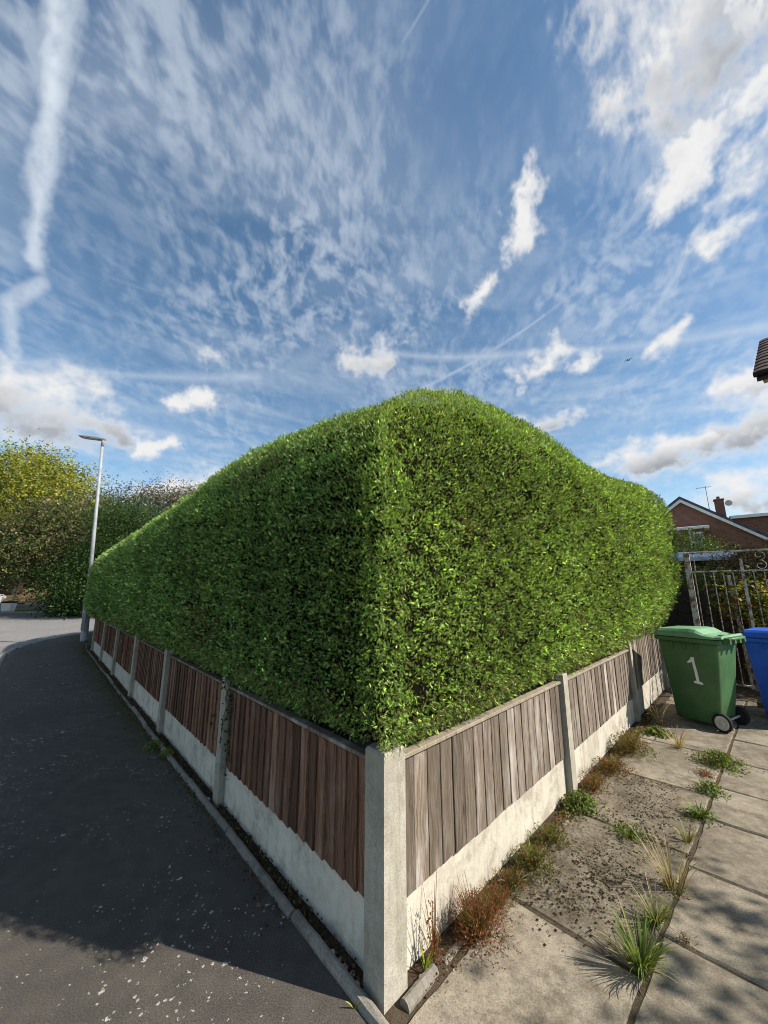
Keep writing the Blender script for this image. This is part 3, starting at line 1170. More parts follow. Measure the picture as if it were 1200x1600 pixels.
def hedge_prof(u, zt, b, kk):
    zs = zt - HS
    a = u < 0.55
    zl = Z0 + (zs - Z0) * (u / 0.55)
    th = np.clip((u - 0.55) / 0.30, 0, 1) * np.pi / 2
    zr = zs + HS * np.sin(th) ** (2 / SN)
    z = np.where(a, zl, zr)
    e = np.where(a, hedge_e(zl, zt, b, kk), -b + (RT + b) * (1 - np.clip(np.cos(th), 0, None) ** (2 / SN)))
    e = np.where(u > 0.85, RT + (u - 0.85) / 0.15 * 0.7, e)
    return e, z


def endcap(t, z):
    """push the driveway wing's far end round"""
    return np.clip((t - (TEND_R - 0.45)) / 0.45, 0, 1)


def hedge_l(t, u, off=0.0):
    e, z = hedge_prof(u, itp(t, HZL), itp(t, HBL), itp(t, KL))
    p, th = line_l(t, -(e + off))
    return np.concatenate([p, (z - off * np.clip((u - 0.55) / 0.3, 0, 1))[:, None]], 1)


def hedge_r(t, u, off=0.0):
    e, z = hedge_prof(u, itp(t, HZR), itp(t, HBR), itp(t, KR))
    c = endcap(t, z)
    q_ = 1 - np.sqrt(np.clip(1 - c * c, 0, 1))
    e = e + q_ * 0.75
    z = z - q_ * 0.22 * np.clip((z - 1.2) / 2.0, 0, 1)
    p = line_r(t, -(e + off))
    return np.concatenate([p, (z - off * np.clip((u - 0.55) / 0.3, 0, 1))[:, None]], 1)


def keep_l(P, off=0.0):
    q_ = P[:, :2] - C0
    tr, er = q_ @ DR, -(q_ @ NR)
    return (er >= hedge_e(P[:, 2], itp(tr, HZR), itp(tr, HBR), itp(tr, KR)) + off) | (tr > 3)


def keep_r(P, off=0.0):
    q_ = P[:, :2] - C0
    tl, el_ = q_ @ DL, -(q_ @ NL)
    return (el_ >= hedge_e(P[:, 2], itp(tl, HZL), itp(tl, HBL), itp(tl, KL)) + off) | (tl > 3)


hedge = tag(empty('hedge', (0, 1.9, 0)), 'tall clipped evergreen hedge with rounded top wrapping round the corner above the fence', 'hedge')
HO = np.array([0, 1.9, 0])


def core(fn, keep, t0, t1, nt_, nu, off):
    tg, ug = np.meshgrid(np.linspace(t0, t1, nt_), np.linspace(0, 1, nu), indexing='ij')
    off = np.interp(tg.ravel(), (0.22, 0.65), (0.045, off))
    P = fn(tg.ravel(), ug.ravel(), off)
    kp = keep(P, np.minimum(off - 0.02, 0.04))
    idx = np.arange(nt_ * nu).reshape(nt_, nu)
    q_ = np.stack([idx[:-1, :-1], idx[1:, :-1], idx[1:, 1:], idx[:-1, 1:]], -1).reshape(-1, 4)
    q_ = q_[kp[q_].all(1)]
    F = np.concatenate([q_[:, [0, 1, 2]], q_[:, [0, 2, 3]]])
    return P, F


Pa, Fa = core(hedge_l, keep_l, -0.1, 24, 480, 60, 0.105)
Pb, Fb = core(hedge_r, keep_r, -0.1, TEND_R, 200, 60, 0.105)
V = np.concatenate([Pa, Pb]) - HO
F = np.concatenate([Fa, Fb + len(Pa)])
ccore = np.tile(np.array([[0.0075, 0.0065, 0.0045]]), (len(V), 1))  # near-black colour stands in for the deep shade between the sprays
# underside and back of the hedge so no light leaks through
o = link_mesh('dark_core', raw_mesh('dark_core', V, F, ccore), 'moss_and_core', hedge, loc=HO - np.array([0, 1.9, 0]))
bk = MB()
seq = np.linspace(0.45, 24, 40)
pin, _ = line_l(seq, np.full(40, -0.16)); pbk, _ = line_l(seq, np.full(40, -1.5))
zt_ = itp(seq, HZL)
vs = [(*p, 0.80) for p in pin] + [(*p, 0.80) for p in pbk] + [(*p, z - 0.08) for p, z in zip(pbk, zt_)]
bk.add(vs, [(i, i + 1, 41 + i, 40 + i) for i in range(39)] + [(40 + i, 41 + i, 81 + i, 80 + i) for i in range(39)])
seq = np.linspace(0.45, TEND_R - 0.3, 20)
pin = line_r(seq, np.full(20, -0.16)); pbk = line_r(seq, np.full(20, -1.5))
zt_ = itp(seq, HZR)
vs = [(*p, 0.80) for p in pin] + [(*p, 0.80) for p in pbk] + [(*p, z - 0.1) for p, z in zip(pbk, zt_)]
bk.add(vs, [(i, i + 1, 21 + i, 20 + i) for i in range(19)] + [(20 + i, 21 + i, 41 + i, 40 + i) for i in range(19)])
bk.v = [(x, y - 1.9, z) for x, y, z in bk.v]
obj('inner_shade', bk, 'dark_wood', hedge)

# stems under the overhang, seen as dark twigs above the fence
tw = MB()
for i in range(26):
    side = i % 2
    t = rnd.uniform(0.5, 11) if side == 0 else rnd.uniform(0.5, 6.8)
    e = rnd.uniform(0.25, 0.6)
    p = line_l(t, -e)[0] if side == 0 else line_r(t, -e)
    pts_ = [(p[0], p[1] - 1.9, -0.05)]
    for j in range(4):
        l = pts_[-1]
        pts_.append((l[0] + rnd.uniform(-0.06, 0.06), l[1] + rnd.uniform(-0.06, 0.06), l[2] + 0.32))
    tw.tube(pts_, [0.03, 0.026, 0.022, 0.018, 0.012], 6)
obj('stems', tw, 'branch_bark', hedge)


green_l = [(0.150, 0.265, 0.075), (0.220, 0.360, 0.105), (0.075, 0.138, 0.046), (0.340, 0.470, 0.165)]
green_r = [(0.185, 0.300, 0.062), (0.300, 0.430, 0.095), (0.090, 0.155, 0.040), (0.420, 0.500, 0.170)]  # driveway wing: sunlight put into the leaf colour, brighter and yellower


def hedge_foliage(fn, keep, t0, t1, weight, seed, palette, wts, sizek):
    rng = np.random.default_rng(seed)
    NC = 2300000
    t = rng.uniform(t0, t1, NC); u = rng.uniform(0, 1, NC)
    du = 1e-3
    P = fn(t, u)
    Pu = fn(t, np.clip(u + du, 0, 1)); Pu2 = fn(t, np.clip(u - du, 0, 1))
    Pt = fn(t + 0.01, u); Pt2 = fn(t - 0.01, u)
    cr = np.cross((Pt - Pt2) / 0.02, (Pu - Pu2) / (2 * du))
    area = np.linalg.norm(cr, axis=1)
    N = nrm(cr)
    # outward = away from the inset side
    Pi = fn(t, u, 0.05)
    N *= np.sign(((P - Pi) * N).sum(1))[:, None]
    dist = np.linalg.norm(P - np.array([0, 0, EYE]), axis=1)
    size = (0.0115 + 0.0063 * dist) * sizek
    size = np.clip(size, 0.021, 0.14)
    view = nrm(np.array([0, 0, EYE]) - P)
    facing = (view * N).sum(1)
    dens = 3.75 / (size ** 2 * 0.42) * np.where(facing < -0.35, 0.2, 1.0)
    prob = area * dens * (t1 - t0) / NC
    k_ = (rng.uniform(size=NC) < prob) & keep(P, -0.015)
    P, N, t, u, size = P[k_], N[k_], t[k_], u[k_], size[k_]
    n_ = len(P)
    lump = vnoise(P, 3.2, seed + 1) * 0.016 + vnoise(P, 9.0, seed + 2) * 0.010
    depth = rng.normal(size=n_) * 0.012 - np.abs(rng.normal(size=n_)) * 0.020 + lump - 0.012
    dd = np.linalg.norm(P - np.array([0, 0, EYE]), axis=1)
    clump = np.zeros(n_)
    for lo_, hi_, sc_ in ((0, 3.6, 62.0), (3.6, 6.5, 40.0), (6.5, 11, 24.0), (11, 99, 15.0)):
        m_ = (dd >= lo_) & (dd < hi_)
        clump[m_] = vnoise(P[m_], sc_, seed + 3) + 0.7 * vnoise(P[m_], sc_ * 2.1, seed + 4)
    pit = np.clip(0.15 - clump, 0, 1.3)
    depth = depth - pit * np.clip(0.045 + 0.008 * dd, 0.03, 0.09)
    Q = P + N * depth[:, None]
    up = np.array([0, 0, 1.0])
    D = N * rng.uniform(0.35, 1.0, (n_, 1)) + up * rng.uniform(0.0, 0.9, (n_, 1)) + rng.normal(size=(n_, 3)) * 0.50
    # thin spots where the sprays sit deep
    hole = vnoise(P, 6.0, seed + 5) + 0.6 * vnoise(P, 15.0, seed + 6)
    keep2 = ~((hole > 1.55) & (rng.uniform(size=n_) < 0.75)) & ~((pit > 0.18) & (rng.uniform(size=n_) < 0.72))
    near = np.where((t < 0.45) & (u < 0.7) & (rng.uniform(size=n_) < 0.6))[0]
    depth2 = rng.uniform(-0.17, -0.09, len(near))
    add = P[near] + N[near] * depth2[:, None]
    P, N, Q = np.concatenate([P, P[near]]), np.concatenate([N, N[near]]), np.concatenate([Q, add])
    D = np.concatenate([D, D[near]]); size = np.concatenate([size, size[near] * 1.2])
    t, u = np.concatenate([t, t[near]]), np.concatenate([u, u[near]])
    keep2 = np.concatenate([keep2, np.ones(len(near), bool)])
    n_ = len(P)
    col = pal(n_, palette, wts, rng, 0.46)
    cor = (t < 0.30 + rng.normal(size=n_) * 0.12)
    col[cor] = pal(int(cor.sum()), green_r, wts, rng, 0.46)
    pat = vnoise(P, 1.6, seed + 7)
    col *= (1 + 0.16 * pat)[:, None]
    yl = np.clip((u - 0.60) / 0.22, 0, 1)[:, None] * rng.uniform(0.3, 1.0, (n_, 1))
    col = col * (1 - 0.55 * yl) + np.array([0.36, 0.43, 0.065]) * 0.55 * yl  # sunlit rim painted in: leaves turn bright yellow-green towards the hedge top
    br = (vnoise(P, 2.6, seed + 8) + vnoise(P, 7.0, seed + 9) * 0.6 > 1.5) & (rng.uniform(size=n_) < 0.30)
    br |= rng.uniform(size=n_) < 0.055
    br |= (P[:, 2] < 1.1) & (rng.uniform(size=n_) < 0.16)
    col[br] = pal(int(br.sum()), [(0.20, 0.125, 0.065), (0.13, 0.080, 0.042), (0.30, 0.22, 0.125)], [3, 2, 1], rng, 0.2)
    parts = []
    which = rng.integers(0, 5, n_)
    for w_ in range(5):
        tm = tmpl_spray(w_, rng)
        s_ = (which == w_) & keep2
        parts.append(scatter(Q[s_] - HO, D[s_], size[s_] * rng.uniform(0.65, 1.35, int(s_.sum())), tm, col[s_], rng))
    return joinraw(parts)


fa = hedge_foliage(hedge_l, keep_l, -0.2, 22.0, 1, 101, green_l, [4, 4, 3, 1.5], 1.0)
fb = hedge_foliage(hedge_r, keep_r, -0.2, TEND_R, 1, 202, green_r, [4, 4, 3, 1.5], 0.92)
V, F, Cc = joinraw([fa, fb])
print('hedge tris', len(F))
hf = link_mesh('foliage', raw_mesh('foliage', V, F, Cc), 'hedge_leaf', hedge)
stuff(hf)

# ------------------------------------------------------------------ street lamp
LX, LY = -9.46, 12.28
lamp = tag(empty('street_lamp', (LX, LY, 0)), 'tall grey steel street lamp at the far end of the pavement', 'street lamp')
lean = Vector((-0.072, 0.01, 1.0))


def lp_(z):
    return (lean.x * z, lean.y * z, z)


obj('lower_shaft', MB().tube([lp_(0), lp_(0.05), lp_(1.40), lp_(1.50)], [0.105, 0.098, 0.098, 0.06], 16), 'galvanised_steel', lamp, True)
obj('upper_shaft', MB().tube([lp_(1.46), lp_(3.5), lp_(6.55)], [0.058, 0.052, 0.042], 14), 'galvanised_steel', lamp, True)
obj('access_door', MB().box((-0.055, -0.104, 0.35), (0.055, -0.090, 0.85), 0.004), 'lamp_dark', lamp, loc=(-0.03, 0, 0))
top = Vector(lp_(6.55))
hd = Vector((-0.98, -0.20, 0.07)).normalized()
obj('bracket', MB().tube([top - Vector((0, 0, 0.02)), top + Vector((0, 0, 0.22)), top + Vector((0, 0, 0.26)) + hd * 0.10], [0.050, 0.050, 0.045], 10), 'galvanised_steel', lamp, True)
hm = MB()
sv = hd.cross(Vector((0, 0, 1))).normalized()
uv = sv.cross(hd)
rings = []
for d, w, h in ((-0.06, 0.05, 0.05), (0.05, 0.085, 0.075), (0.35, 0.12, 0.075), (0.68, 0.115, 0.055), (0.74, 0.08, 0.03)):
    c = top + Vector((0, 0, 0.25)) + hd * d
    rings.append([c + sv * (w * a_) + uv * (h * b_) for a_, b_ in ((-1, -0.5), (1, -0.5), (1, 0.2), (0.6, 0.5), (-0.6, 0.5), (-1, 0.2))])
hm.loft(rings)
head = obj('lantern', hm, 'lamp_dark', lamp)
c = top + Vector((0, 0, 0.25))
lm = MB()
lm.loft([[c + hd * d + sv * (w * a_) + uv * b_ for a_, b_ in ((-1, -0.050), (1, -0.050), (1, -0.030), (-1, -0.030))] for d, w in ((0.15, 0.08), (0.62, 0.085))])
obj('lens', lm, 'lamp_lens', head)

# ------------------------------------------------------------------ trees and shrubs
def blob_points(rng, n, c, r):
    d = nrm(rng.normal(size=(n, 3)))
    q_ = rng.uniform(0.55, 1.0, (n, 1)) ** 0.7
    return np.array(c) + d * q_ * np.array(r)


def tree(name, label, base, height, blobs, palette, wts, leaf, nclump, per, seed, trunk_r=0.2, group=None, cat='tree', up=0.35, mat='tree_leaf', limbs=12):
    """blobs: (dx, dy, z, rx, ry, rz) relative to base; clumps of leaves hang through their volume"""
    rng = np.random.default_rng(seed)
    root = tag(empty(name, base), label, cat, group)
    tot = sum(b_[3] * b_[4] + b_[3] * b_[5] for b_ in blobs)
    cl = []
    for b_ in blobs:
        k_ = max(4, int(nclump * (b_[3] * b_[4] + b_[3] * b_[5]) / tot))
        cl.append(blob_points(rng, k_, b_[:3], b_[3:]))
    cl = np.concatenate(cl)
    n_ = len(cl) * per
    spread = max(leaf * 3.2, 0.16) if leaf < 0.12 else leaf * 4.2
    own = np.repeat(np.arange(len(cl)), per)
    off = rng.normal(size=(n_, 3)) * np.array([1, 1, 0.6]) * spread
    P = cl[own] + off
    cc = np.mean([b_[:3] for b_ in blobs], axis=0)
    D = nrm(P - cc) * 0.8 + np.array([0, 0, up]) + rng.normal(size=(n_, 3)) * 0.6
    col = pal(n_, palette, wts, rng, 0.22) * np.exp(rng.normal(size=(len(cl), 1)) * 0.20)[own]
    parts = []
    wh = rng.integers(0, 3, n_)
    for w_ in range(3):
        tm = tmpl_leaves(4, rng, 0.30, 0.9)
        s_ = wh == w_
        parts.append(scatter(P[s_], D[s_], leaf * rng.uniform(0.7, 1.4, int(s_.sum())), tm, col[s_], rng))
    V, F, Cc = joinraw(parts)
    stuff(link_mesh('crown', raw_mesh('crown', V, F, Cc), mat, root))
    tk = MB()
    hz = min(b_[2] - b_[5] * 0.3 for b_ in blobs)
    hz = max(0.3, hz)
    tp = [(0, 0, -0.2)] + [(rnd.uniform(-0.05, 0.05) * height * 0.3, rnd.uniform(-0.05, 0.05) * height * 0.3, hz * f) for f in (0.35, 0.7, 1.0)]
    tk.tube(tp, [trunk_r * 1.25, trunk_r, trunk_r * 0.85, trunk_r * 0.7], 9)
    for i in range(limbs):
        e = cl[rng.integers(len(cl))]
        m = np.array(tp[-1]) * 0.45 + e * 0.55 + rng.normal(size=3) * 0.08 * height * 0.3
        f0 = tp[2] if i % 3 == 0 else tp[3]
        tk.tube([f0, tuple(m), tuple(e)], [trunk_r * 0.5, trunk_r * 0.28, trunk_r * 0.08], 6)
    obj('trunk', tk, 'branch_bark', root, True)
    return root


yellow = [(0.24, 0.245, 0.026), (0.18, 0.20, 0.026), (0.09, 0.115, 0.018), (0.30, 0.28, 0.04)]
tree('broadleaf_tree', 'large spreading tree with yellow-green autumn leaves left of the lamp post', (-33.5, 34.5, -0.15), 16,
     [(0, 0, 10.6, 5.0, 5.0, 3.9), (2.6, -1, 9.0, 3.2, 3.4, 2.5), (-5, 0, 10.4, 4.6, 5, 4.0), (-2.5, -2.0, 7.2, 4.2, 4, 2.2), (0.4, 0, 13.0, 2.6, 3, 1.5), (3.8, 0, 10.6, 1.8, 2, 1.8)],
     yellow, [4, 4, 3, 2], 0.27, 600, 26, 301, 0.45)
olive = [(0.11, 0.115, 0.042), (0.18, 0.145, 0.075), (0.055, 0.068, 0.024), (0.32, 0.24, 0.15), (0.075, 0.105, 0.032)]
tree('flowering_shrub', 'wide olive shrub with faded pinkish-brown flower heads across the road', (-23.4, 27.0, -0.15), 8,
     [(0, 0, 5.0, 3.6, 3.0, 2.9), (-3.3, 0, 4.4, 2.4, 2.5, 2.3), (3.0, -0.5, 5.0, 2.6, 2.4, 2.4), (-1.0, -1.2, 3.6, 3.0, 2, 1.5), (2.6, -1.2, 3.4, 1.8, 1.5, 1.5), (1.0, 0, 7.0, 2.0, 2, 1.0)],
     olive, [5, 1.3, 4, 1.0, 5], 0.18, 720, 24, 302, 0.25, cat='shrub')
dkg = [(0.030, 0.065, 0.014), (0.050, 0.100, 0.020), (0.020, 0.042, 0.012)]
tree('evergreen_tree', 'dense dark green bush behind the hedge right of the lamp post', (-16.6, 24.0, -0.15), 7,
     [(0, 0, 6.0, 1.9, 1.8, 1.25), (0.3, 0, 4.0, 2.1, 2, 1.7), (-1.6, -0.5, 2.2, 1.8, 1.5, 1.7)], dkg, [3, 3, 2], 0.15, 460, 22, 303, 0.2)
brw = [(0.085, 0.070, 0.036), (0.060, 0.064, 0.026), (0.115, 0.088, 0.048), (0.045, 0.052, 0.020)]
tree('feathery_tree', 'thin brownish tree tops showing above the sloping end of the hedge', (-18.6, 31.0, -0.15), 10,
     [(0, 0, 9.2, 2.6, 2, 1.2), (3.0, 0, 8.8, 2.6, 2, 1.3), (-3.4, 0, 8.6, 2.2, 2, 1.2), (0, 0, 6.5, 4.5, 3, 2.0)], brw, [3, 3, 2, 3], 0.19, 560, 14, 304, 0.22, up=0.9)
tree('roadside_bush', 'low dark bush at the foot of the flowering shrub by the lamp post', (-20.6, 25.8, -0.12), 2.2,
     [(0, 0, 0.9, 1.0, 1.0, 1.1), (0.5, 0.3, 1.9, 1.0, 1, 1.0)], dkg, [3, 2, 3], 0.20, 240, 12, 305, 0.08, cat='bush', limbs=5)
tree('far_tree', 'dark tree mass beyond the shrub at the left picture edge', (-40.0, 37.0, -0.15), 8,
     [(0, 0, 3.2, 4, 3, 2.8), (6, 2, 3.0, 4, 3, 2.6), (12, 4, 2.8, 4, 3, 2.6)], dkg, [3, 1, 4], 0.40, 520, 10, 306, 0.25)

# ------------------------------------------------------------------ across the road
vg = MB()
vp = [(-70, 20.0), (-21, 29.6), (3, 44.1), (10, 52), (-30, 60), (-80, 50)]
vg.prism(vp, -0.16, -0.03)
struct(obj('verge', vg, 'grass_ground'))
fp_ = MB().prism([(-70, 19.75), (-21.1, 29.35), (3.1, 43.85), (3.0, 44.1), (-21, 29.6), (-70, 20.0)], -0.16, 0.0)
struct(obj('kerb', fp_, 'kerb_concrete'))
bank = MB()
bn = 24
vs, fs = [], []
for i in range(bn):
    f = i / (bn - 1)
    ax, ay = -62 + f * 46, 27.2 + f * 7.6
    for dd, zz_ in ((0, 0.42), (0.6, 0.62), (2.5, 1.25 + 0.12 * math.sin(i * 1.7)), (6, 1.9 + 0.2 * math.sin(i))):
        vs.append((ax - 0.16 * dd, ay + dd, zz_))
for i in range(bn - 1):
    for j in range(3):
        a_ = i * 4 + j
        fs.append((a_, a_ + 4, a_ + 5, a_ + 1))
bank.add(vs, fs)
struct(obj('bank', bank, 'dry_bank'))
wl = tag(empty('low_wall', (-25.3, 31.2, -0.03)), 'low pale stone retaining wall below the bank across the road', 'wall')
blk = obj('stone', MB().box((0, -0.15, 0), (0.78, 0.15, 0.215), 0.02), 'kerb_concrete', wl)
ang = math.atan2(7.6, 46)
first = True
for r_ in range(2):
    for i in range(15):
        o = blk if first else share(blk, 'stone', wl, (0, 0, 0))
        first = False
        d = -9 + i * 0.8 + 0.4 * r_
        o.location = (d * math.cos(ang), d * math.sin(ang) + rnd.uniform(-0.02, 0.02), r_ * 0.222)
        o.rotation_euler = (0, 0, ang + rnd.uniform(-0.01, 0.01))

wb = tag(empty('litter_bin', (-28.35, 28.9, -0.03), 0.2), 'small white box bin with dark lid across the road', 'bin')
obj('body', MB().loft([[(x * w, y * w, z) for x, y in ((-1, -1), (1, -1), (1, 1), (-1, 1))] for z, w in ((0, 0.27), (0.60, 0.32))]), 'white_paint', wb)
obj('lid', MB().box((-0.34, -0.34, 0.61), (0.34, 0.34, 0.72), 0.04), 'rubber', wb)
sg = tag(empty('sign_post', (-28.6, 29.4, -0.03)), 'thin grey pole rising behind the white box bin', 'pole')
obj('pole', MB().tube([(0, 0, 0), (0, 0, 3.1)], 0.045, 10), 'galvanised_steel', sg)
obj('plate', MB().box((-0.10, -0.07, 2.1), (0.10, -0.05, 2.9), 0.004), 'galvanised_steel', sg)

van = tag(empty('parked_van', (-34.6, 31.4, -0.03), R(35)), 'white van parked at the left picture edge beyond the shrub', 'van')
side = [(-2.4, 0.35), (2.3, 0.35), (2.4, 0.9), (2.15, 1.15), (1.35, 1.30), (0.75, 2.15), (0.4, 2.3), (-2.35, 2.3), (-2.45, 1.2)]
obj('body', MB().loft([[(x, y, z) for x, z in side] for y in (-0.92, 0.92)]), 'van_white', van)
obj('windscreen', MB().loft([[(x, y, z) for x, z in ((1.37, 1.34), (0.82, 2.10), (0.80, 2.07), (1.33, 1.33))] for y in (-0.80, 0.80)]), 'window_glass', van)
for y in (-0.935, 0.905):
    obj('side_window', MB().box((0.0, y, 1.35), (0.85, y + 0.03, 1.95)), 'window_glass', van)
for x in (-1.5, 1.55):
    for y in (-0.86, 0.86):
        wh = obj('wheel', MB().tube([(x, y - 0.1, 0.33), (x, y + 0.1, 0.33)], 0.33, 18), 'rubber', van, True)
        obj('rim', MB().tube([(x, y - 0.115, 0.33), (x, y + 0.115, 0.33)], 0.19, 14), 'hub_grey', wh)

# ------------------------------------------------------------------ wheelie bins
def rrect(hx, hy, r, z, cx=0.0, n=3):
    out = []
    for sx, sy, a0 in ((1, 1, 0), (-1, 1, 90), (-1, -1, 180), (1, -1, 270)):
        for i in range(n + 1):
            a_ = R(a0 + 90 * i / n)
            out.append((cx + sx * (hx - r) + r * math.cos(a_), sy * (hy - r) + r * math.sin(a_), z))
    return out


def wheelie_bin(loc, rz, body, lid, label):
    b_ = tag(empty('wheelie_bin', loc, rz), label, 'wheelie bin', 'household wheelie bins beside the gate')
    m = MB()
    secs = []
    for z, hx, hy, cx in ((0.045, 0.235, 0.215, -0.03), (0.06, 0.25, 0.23, -0.03), (0.35, 0.285, 0.25, -0.015), (0.70, 0.325, 0.272, -0.005), (0.90, 0.345, 0.285, 0.0), (0.97, 0.350, 0.288, 0.0)):
        secs.append(rrect(hx, hy, 0.045, z, cx))
    m.loft(secs)
    bd = obj('body', m, body, b_, True)
    m = MB()
    m.loft([rrect(0.352, 0.290, 0.05, 0.945), rrect(0.385, 0.315, 0.05, 0.955), rrect(0.388, 0.318, 0.05, 0.995), rrect(0.375, 0.305, 0.05, 1.005)])
    obj('rim', m, body, b_)
    for x in (-0.17, -0.02, 0.12):            # ribs under the rim
        obj('rib', MB().box((x - 0.008, -0.305, 0.86), (x + 0.008, -0.278, 0.946)), body, bd)
    # lid: raised middle, low front lip, slope down to the hinge side
    prof = [(-0.410, 1.000), (-0.405, 1.030), (-0.350, 1.048), (-0.315, 1.095), (0.06, 1.112), (0.13, 1.105), (0.22, 1.058), (0.33, 1.045), (0.415, 1.058), (0.425, 1.035), (0.415, 1.018)]
    m = MB()
    secs = []
    for y, k_ in ((-0.325, 0.0), (-0.318, 0.35), (-0.285, 0.92), (-0.255, 1.0), (0.255, 1.0), (0.285, 0.92), (0.318, 0.35), (0.325, 0.0)):
        secs.append([(x, y, 1.008 + max(0.0, (z - 1.008)) * (0.45 + 0.55 * k_) if z > 1.008 else z + 0.008) for x, z in prof] + [(0.30, y, 1.008), (-0.30, y, 1.008)])
    m.loft(secs)
    ld = obj('lid', m, lid, b_)
    # hinge and two grab handles at the back
    obj('handle_bar', MB().tube([(0.455, -0.22, 1.015), (0.455, 0.22, 1.015)], 0.016, 10), body, b_, True)
    for y in (-0.22, -0.075, 0.075, 0.22):
        obj('hinge_lug', MB().box((0.375, y - 0.022, 0.965), (0.47, y + 0.022, 1.030), 0.008), body, b_)
    for y in (-0.15, 0.15):
        obj('recess_shade', MB().box((0.335, y - 0.045, 1.048), (0.40, y + 0.045, 1.0555), 0.001), 'rubber', ld)  # black pads on the lid: shade of grip hollows given by colour
    obj('axle', MB().tube([(0.255, -0.27, 0.10), (0.255, 0.27, 0.10)], 0.012, 8), 'galvanised_steel', b_)
    for sy in (-1, 1):
        w = MB()
        y0 = sy * 0.262
        rings = []
        for dy, r_ in ((-0.026, 0.070), (-0.026, 0.092), (-0.016, 0.100), (0.016, 0.100), (0.026, 0.092), (0.026, 0.070)):
            rings.append([(0.255 + r_ * math.cos(a_), y0 + dy, 0.10 + r_ * math.sin(a_)) for a_ in np.linspace(0, 2 * math.pi, 24, endpoint=False)])
        w.loft(rings, True)
        wo = obj('wheel', w, 'rubber', b_, True)
        h = MB()
        rings = []
        for dy, r_ in ((0.0, 0.078), (0.024, 0.078), (0.030, 0.072), (0.031, 0.052), (0.029, 0.050), (0.029, 0.022), (0.036, 0.018), (0.038, 0.004)):
            rings.append([(0.255 + r_ * math.cos(a_), y0 + sy * dy, 0.10 + r_ * math.sin(a_)) for a_ in np.linspace(0, 2 * math.pi, 20, endpoint=False)])
        h.loft(rings)
        obj('hub', h, 'hub_grey', wo, True)
    return b_, bd


BINZ = R(-60)
gb_, gbody = wheelie_bin((4.02, 5.02, 0.0), BINZ, 'green_plastic', 'green_lid_plastic', 'green wheelie bin with a white painted 1 on its side')
# the painted 1, on the side that faces the drive; it follows the slope of the side
def on_side(x, z):
    hy = np.interp(z, [0.06, 0.35, 0.70, 0.90], [0.23, 0.25, 0.272, 0.285])
    return (x, -hy - 0.002, z)


gb_.scale = (0.90, 0.98, 1.02)
num = MB()
st = [(-0.075, 0.665), (-0.045, 0.690), (-0.020, 0.725), (0.012, 0.725), (0.010, 0.66), (0.020, 0.56), (0.026, 0.452), (0.062, 0.442), (0.062, 0.418), (-0.038, 0.426), (-0.036, 0.450), (-0.006, 0.452), (-0.012, 0.56), (-0.020, 0.665), (-0.050, 0.655), (-0.072, 0.648)]
nst = len(st)
fr = [on_side(x + 0.05, z + 0.055) for x, z in st]
num.add(fr + [(x, y + 0.004, z) for x, y, z in fr], [tuple(range(nst))] + [(i, nst + i, nst + (i + 1) % nst, (i + 1) % nst) for i in range(nst)])
obj('painted_number', num, 'white_paint', gbody)
wheelie_bin((5.14, 4.98, 0.0), BINZ + 0.05, 'blue_plastic', 'blue_plastic', 'blue wheelie bin cut off by the right picture edge')

# ------------------------------------------------------------------ gate at the end of the drive
def rpt(t, o_, z=0.0):
    p = C0 + DR * t + NR * o_
    return (p[0], p[1], z)


GT = 6.8
gate = tag(empty('metal_gate', rpt(GT, 0.50), -math.pi / 2 + math.pi / 2 - TR), 'white painted iron gate with rusty bars and scrolls behind the bins', 'gate')
# gate space: x along the gate (outward from the fence), y away from the viewer
obj('post', MB().box((-0.04, -0.03, 0), (0.04, 0.03, 2.22), 0.006), 'rusty_white_metal', gate)
obj('post', MB().box((0.64, -0.018, 0), (0.675, 0.018, 2.08), 0.004), 'rusty_white_metal', gate)
obj('post', MB().box((1.70, -0.03, 0), (1.78, 0.03, 2.22), 0.006), 'rusty_white_metal', gate)
for z in (2.195, 1.885, 0.18):
    obj('rail', MB().box((0.045, -0.012, z), (1.695, 0.012, z + 0.022), 0.003), 'rusty_white_metal', gate)
bsrc = None
for i in range(14):
    x = 0.075 + i * 0.117
    if 0.60 < x < 0.71:
        continue
    if bsrc is None:
        bsrc = obj('bar', MB().box((-0.006, -0.006, 0.2), (0.006, 0.006, 1.884), 0.001), 'rusty_white_metal', gate)
        bsrc.location = (x, 0, 0)
    else:
        share(bsrc, 'bar', gate, (x, 0, 0))
for x in (0.09, 1.30):
    obj('bar', MB().box((x - 0.0075, -0.0075, 1.908), (x + 0.0075, 0.0075, 2.194), 0.001), 'rusty_white_metal', gate)
for cx, sg_ in ((0.87, 1), (0.87, -1), (1.48, 1), (1.48, -1)):
    pts_ = []
    for i in range(26):
        a_ = i / 25 * 2.3 * math.pi
        r_ = 0.075 * (1 - i / 25 * 0.72)
        pts_.append((cx + sg_ * 0.0 + r_ * math.sin(a_), 0, 2.05 + sg_ * 0.075 - sg_ * r_ * math.cos(a_)))
    obj('scroll', MB().tube(pts_, 0.006, 6), 'rusty_white_metal', gate, True)

